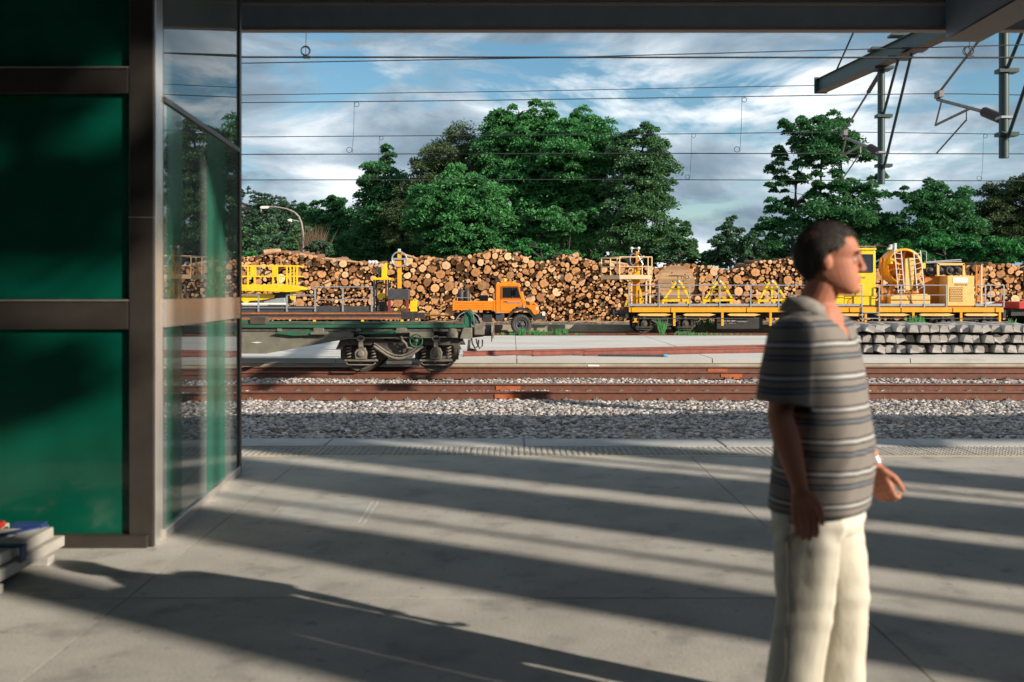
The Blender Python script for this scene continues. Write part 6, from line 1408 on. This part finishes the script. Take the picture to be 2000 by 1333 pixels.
    o = bpy.data.objects.new('body', me); COL.objects.link(o); adopt(o, t)
    for s in (-1, 1):
        e = MB(); e.ell((0,0,0), (0.0115,0.0115,0.0115), 14, 10); e.ell((0,-0.0068,0), (0.0062,0.0054,0.0062), 10, 8, 1)
        mm = e.mesh('eye', [mat('eye white', (0.42,0.36,0.32)), M['ink']]); mm.transform(Mx @ HX @ Matrix.Translation((s*0.033, -0.0775, 1.654))); eo = bpy.data.objects.new('eye', mm); COL.objects.link(eo); eo.parent = o
    # hair: a shell over the skull with a receding hairline
    hb = MB(); n, m_ = 72, 44; vv = []; keep = []
    def skull(th, ph):
        d = Vector((math.sin(ph)*math.cos(th), math.sin(ph)*math.sin(th), math.cos(ph)))
        nzv = mnoise.noise(d*9)*0.003 + mnoise.noise(d*26)*0.0015
        return Vector((d.x*(0.088+nzv), 0.004 + d.y*(0.118+nzv), 1.668 + d.z*(0.120+nzv if d.z > 0 else 0.108)))
    for i in range(m_+1):
        for j in range(n): vv.append(skull(2*math.pi*j/n, math.pi*i/m_))
    ff = []
    for i in range(m_):
        for j in range(n):
            a = i*n+j; c = (vv[a] + vv[i*n+(j+1) % n] + vv[a+n])/3; y = c.y
            line = 1.735 if y < -0.055 else 1.735 - (y+0.055)*0.9 if y < 0.0 else 1.685 - max(0, y-0.005)*1.9
            if abs(c.x) > 0.05 and -0.01 > y > -0.05: line -= 0.025
            line = max(line, 1.575); line += mnoise.noise(c*40)*0.006
            if c.z > line: ff.append((a, a+n, i*n+(j+1) % n + n, i*n+(j+1) % n))
    gh = random.Random(3); sv = []; sf = []
    for _ in range(9000):
        f = ff[gh.randrange(len(ff))]; p = vv[f[0]].lerp(vv[f[2]], gh.random()).lerp(vv[f[1]], gh.random()*0.5)
        n_ = (p - Vector((0, 0.004, 1.668))).normalized(); flow = Vector((gh.gauss(0, .35), 0.55 + gh.gauss(0, .3), -0.75 + 0.5*max(0, n_.z))); flow = (flow - n_*flow.dot(n_)).normalized()
        l_ = gh.uniform(0.012, 0.028); tip = p + flow*l_ + n_*gh.uniform(0.000, 0.006); sd_ = n_.cross(flow)*0.0007; b0 = p + n_*0.003
        k_ = len(sv); sv += [b0 - sd_, b0 + sd_, tip]; sf.append((k_, k_+1, k_+2))
    hb.add(sv, sf, 0, False)
    hb.add(vv, ff, 0, True); hm = hb.mesh('hair', mat('greying dark hair', (0.024,0.018,0.015), (0.060,0.050,0.044), 60, 0.7, bump=0.9, bscale=160, stretch=(1,1,0.3), bdist=0.004)); hm.transform(Mx @ HX)
    ho = bpy.data.objects.new('hair', hm); COL.objects.link(ho); ho.parent = o
    bro = MB()
    for s in (-1, 1): bro.tube([(s*0.014,-0.106,1.676), (s*0.033,-0.103,1.682), (s*0.052,-0.088,1.677)], [0.003,0.0042,0.002], 6)
    bm_ = bro.mesh('eyebrow', M['timber']); bm_.transform(Mx @ HX); bo = bpy.data.objects.new('eyebrow', bm_); COL.objects.link(bo); bo.parent = o
    # polo shirt
    S = MB()
    loft(S, [(0.775,0.206,-0.164,0.158,0),(0.80,0.208,-0.170,0.158,0),(0.90,0.205,-0.180,0.148,0),(1.00,0.205,-0.184,0.138,0),(1.12,0.205,-0.172,0.132,0),(1.24,0.208,-0.152,0.136,0),(1.33,0.208,-0.132,0.140,0),(1.40,0.190,-0.105,0.135,0),(1.45,0.140,-0.072,0.118,0),(1.485,0.098,-0.052,0.104,0),(1.505,0.088,-0.046,0.098,0)], 40, 2.25)
    ends = []
    for Sh, Eb in ((SR, ER), (SL, EL_)):
        Sh, Eb = Vector(Sh), Vector(Eb); sg = -1 if Sh.x < 0 else 1
        a = Sh + Vector((-sg*0.045, 0, 0.0)); e = Sh.lerp(Eb, 0.86) + Vector((sg*0.004, 0, 0))
        S.tube([a, Sh + Vector((sg*0.012, 0.0, -0.02)), Sh.lerp(Eb, .4) + Vector((sg*.01,0,0)), e], [0.066, 0.080, 0.083, 0.090], 24); S.ell(Sh + Vector((-sg*0.008,0,-0.012)), (0.078,0.082,0.070), 20, 12); ends.append((e, (Eb-Sh).normalized()))
    sm_ = remeshed(S, 'shirt', 0.0085, 6, M['black'])
    bmh = bmesh.new(); bmh.from_mesh(sm_)
    kill = []
    for f in bmh.faces:
        c = f.calc_center_median(); nrm = f.normal
        if c.z < 0.786 and nrm.z < -0.6: kill.append(f); continue
        if c.z > 1.478 and nrm.z > 0.55 and math.hypot(c.x, c.y-0.03) < 0.085: kill.append(f); continue
        if c.z > 1.36 and c.y < 0.0 and abs(c.x - 0.005) < (c.z-1.36)*0.42: kill.append(f); continue
        for e, d in ends:
            if (c-e).dot(d) > -0.012 and (c-e).length < 0.12 and nrm.dot(d) > 0.6: kill.append(f); break
    bmesh.ops.delete(bmh, geom=kill, context='FACES')
    for v in bmh.verts:                                     # soft folds
        p = v.co; w = 0.006*mnoise.noise(Vector((p.x*6, p.y*6, p.z*3.2))) + 0.004*mnoise.noise(Vector((p.x*14, p.y*14, p.z*9+3)))
        w += 0.0035*math.sin((p.z*1.0 + abs(p.x)*1.5)*52 + p.y*18)*max(0, 1-abs(p.z-0.98)/0.16)
        v.co += v.normal*w
    bmh.to_mesh(sm_); bmh.free()
    sh = bpy.data.materials.new('striped jersey'); sh.use_nodes = True; N = sh.node_tree.nodes; L = sh.node_tree.links; b = N['Principled BSDF']; b.inputs['Roughness'].default_value = 0.85; b.inputs['Specular IOR Level'].default_value = 0.2; b.inputs['Sheen Weight'].default_value = 0.15
    tc = N.new('ShaderNodeTexCoord'); sp = N.new('ShaderNodeSeparateXYZ'); L.new(tc.outputs['Object'], sp.inputs[0])
    nz = N.new('ShaderNodeTexNoise'); nz.inputs['Scale'].default_value = 5; L.new(tc.outputs['Object'], nz.inputs['Vector'])
    md = N.new('ShaderNodeMath'); md.operation = 'MULTIPLY_ADD'; md.inputs[1].default_value = 0.016; L.new(nz.outputs['Fac'], md.inputs[0]); L.new(sp.outputs['Z'], md.inputs[2])
    mu = N.new('ShaderNodeMath'); mu.operation = 'MULTIPLY'; mu.inputs[1].default_value = 1/0.108; L.new(md.outputs[0], mu.inputs[0]); fr = N.new('ShaderNodeMath'); fr.operation = 'FRACT'; L.new(mu.outputs[0], fr.inputs[0])
    r = N.new('ShaderNodeValToRGB'); r.color_ramp.interpolation = 'CONSTANT'; el = r.color_ramp.elements
    tan, navy, wht, gry = (0.19,0.172,0.158,1), (0.010,0.013,0.022,1), (0.40,0.395,0.385,1), (0.20,0.225,0.26,1)
    stops = [(0.0,tan),(0.21,navy),(0.272,gry),(0.325,navy),(0.39,tan),(0.575,navy),(0.635,wht),(0.735,navy),(0.795,tan)]
    while len(el) < len(stops): el.new(0.5)
    for k, (p, c) in enumerate(stops): el[k].position = p; el[k].color = c
    L.new(fr.outputs[0], r.inputs[0]); L.new(r.outputs[0], b.inputs['Base Color'])
    bn = N.new('ShaderNodeBump'); bn.inputs['Strength'].default_value = 0.25; bn.inputs['Distance'].default_value = 0.004; n3 = N.new('ShaderNodeTexNoise'); n3.inputs['Scale'].default_value = 22; n3.inputs['Detail'].default_value = 4; L.new(tc.outputs['Object'], n3.inputs['Vector']); L.new(n3.outputs['Fac'], bn.inputs['Height']); L.new(bn.outputs[0], b.inputs['Normal'])
    sm_.materials.clear(); sm_.materials.append(sh); sm_.transform(Mx)
    so_ = bpy.data.objects.new('shirt', sm_); COL.objects.link(so_); adopt(so_, t); q = so_.modifiers.new('solid', 'SOLIDIFY'); q.thickness = 0.003; q.offset = -1
    cb = MB(); n = 30; vv = []                              # collar: a folded band open at the throat
    for ring in range(4):
        for k in range(n+1):
            a = R(-90 + 26 + k*(360-52)/n); rr, zz = ((0.080, 1.512), (0.088, 1.520), (0.104, 1.496), (0.116, 1.468))[ring]
            dip = 0.055*max(0, -math.sin(a))**2
            vv.append((rr*1.0*math.cos(a), 0.022 + rr*0.95*math.sin(a), zz - dip - (0.03*max(0, -math.sin(a))**6 if ring > 1 else 0)))
    ff = []
    for ring in range(3):
        for k in range(n): a = ring*(n+1)+k; ff.append((a, a+1, a+n+2, a+n+1))
    cb.add(vv, ff, 0, True); cmesh = cb.mesh('collar', mat('collar knit', (0.24,0.22,0.20), (0.16,0.15,0.145), 30, 0.85)); cmesh.transform(Mx); cob = bpy.data.objects.new('collar', cmesh); COL.objects.link(cob); cob.parent = so_
    q = cob.modifiers.new('solid', 'SOLIDIFY'); q.thickness = 0.004
    # trousers
    Pn = MB()
    loft(Pn, [(0.70,0.195,-0.138,0.150,0),(0.76,0.190,-0.140,0.142,0),(0.80,0.184,-0.138,0.136,0),(0.88,0.178,-0.138,0.130,0),(0.95,0.180,-0.142,0.128,0)], 36, 2.3)
    for s, yk, ya in ((-1, 0.008, 0.06), (1, -0.045, -0.03)):
        Pn.tube([(s*0.095, 0.005, 0.84), (s*0.100, 0.0, 0.72), (s*0.104, yk*0.6, 0.58), (s*0.108, yk, 0.46), (s*0.110, (yk+ya)/2, 0.28), (s*0.112, ya, 0.07)], [0.085, 0.112, 0.108, 0.096, 0.093, 0.098], 28)
    pm_ = remeshed(Pn, 'trousers', 0.009, 6, M['black'])
    bmh = bmesh.new(); bmh.from_mesh(pm_)
    for v in bmh.verts:
        p = v.co; kz = max(0, 1-abs(p.z-0.46)/0.14); cz = max(0, 1-abs(p.z-0.74)/0.12)
        w = 0.010*mnoise.noise(Vector((p.x*15, p.y*15, p.z*1.3))) + 0.003*mnoise.noise(Vector((p.x*16, p.y*16, p.z*14+5))) + 0.004*kz*math.sin(p.z*75 + p.x*20 + p.y*25) * (0.5+0.5*mnoise.noise(p*6)) + 0.005*cz*math.sin(p.z*80 + p.y*40 - abs(p.x)*30)
        if p.y < -0.02: w += 0.006*math.exp(-((abs(p.x)-0.105)/0.012)**2)
        v.co += v.normal*w
    bmh.to_mesh(pm_); bmh.free()
    vs_ = [v.co.copy() for v in pm_.vertices]; sea = MB()
    def hug(sx, z, dy):
        near = [p for p in vs_ if abs(p.z-z) < 0.012 and p.x*sx > 0 and abs(p.y-dy) < 0.02]
        return max(near, key=lambda p: p.x*sx) + Vector((sx*0.0008, 0, 0)) if near else None
    for sx in (-1, 1):
        sea.tube([q_ for q_ in (hug(sx, 0.12+k*0.03, 0.02 + (0.03*(1-k/22) if sx < 0 else -0.02*(1-k/22))) for k in range(23)) if q_], 0.0022, 5)
        sea.tube([q_ for q_ in (hug(sx, 0.70+k*0.012, -0.015-k*0.006) for k in range(8)) if q_], 0.0025, 5)
    seam_me = sea.mesh('seam', mat('seam thread', (0.36,0.33,0.27), rough=0.9)); seam_me.transform(Mx)
    pm_.materials.clear(); pm_.materials.append(mat('cream cotton', (0.60,0.57,0.49), (0.50,0.475,0.40), 4, 0.85, bump=0.5, bscale=16, spec=0.2, bdist=0.012, stretch=(1,1,0.45))); pm_.transform(Mx)
    po = bpy.data.objects.new('trousers', pm_); COL.objects.link(po); adopt(po, t)
    sx_ = bpy.data.objects.new('seam', seam_me); COL.objects.link(sx_); sx_.parent = po
    for s, ya in ((-1, 0.06), (1, -0.03)):
        shoe = MB(); shoe.tube([(s*0.112, ya+0.09, 0.045), (s*0.113, ya+0.02, 0.055), (s*0.118, ya-0.08, 0.045), (s*0.122, ya-0.175, 0.032)], [0.036, 0.046, 0.046, 0.030], 14)
        shoe.ell((s*0.122, ya-0.17, 0.030), (0.040, 0.045, 0.028), 14, 8); shoe.box(s*0.117-0.045, s*0.117+0.045, ya-0.19, ya+0.11, 0.002, 0.016)
        mm = shoe.mesh('shoe', mat('brown leather', (0.10,0.055,0.03), (0.06,0.035,0.02), 8, 0.5)); mm.transform(Mx); x = bpy.data.objects.new('shoe', mm); COL.objects.link(x); adopt(x, t)
    # wristwatch
    wv = Vector(WL); d = (Vector(WL)-Vector(EL_)).normalized(); c = wv - d*0.012
    wt = MB(); x = d.cross(Vector((0,0,1))).normalized(); y = d.cross(x); ring = []
    for k in range(25): a = 2*math.pi*k/24; ring.append(c + x*math.cos(a)*0.0335 + y*math.sin(a)*0.0335)
    for k in (-0.008, -0.003, 0.003, 0.008): wt.tube([p + d*k for p in ring], 0.004, 6, 0, True, False)
    oc = c + Vector((0.034, -0.004, 0)); wt.ell(oc, (0.006, 0.019, 0.019), 14, 8)
    mm = wt.mesh('wristwatch', M['steel']); mm.transform(Mx); x = bpy.data.objects.new('wristwatch', mm); COL.objects.link(x)
    tag(x, "steel wristwatch on the walking man's far wrist", 'watch')
man()
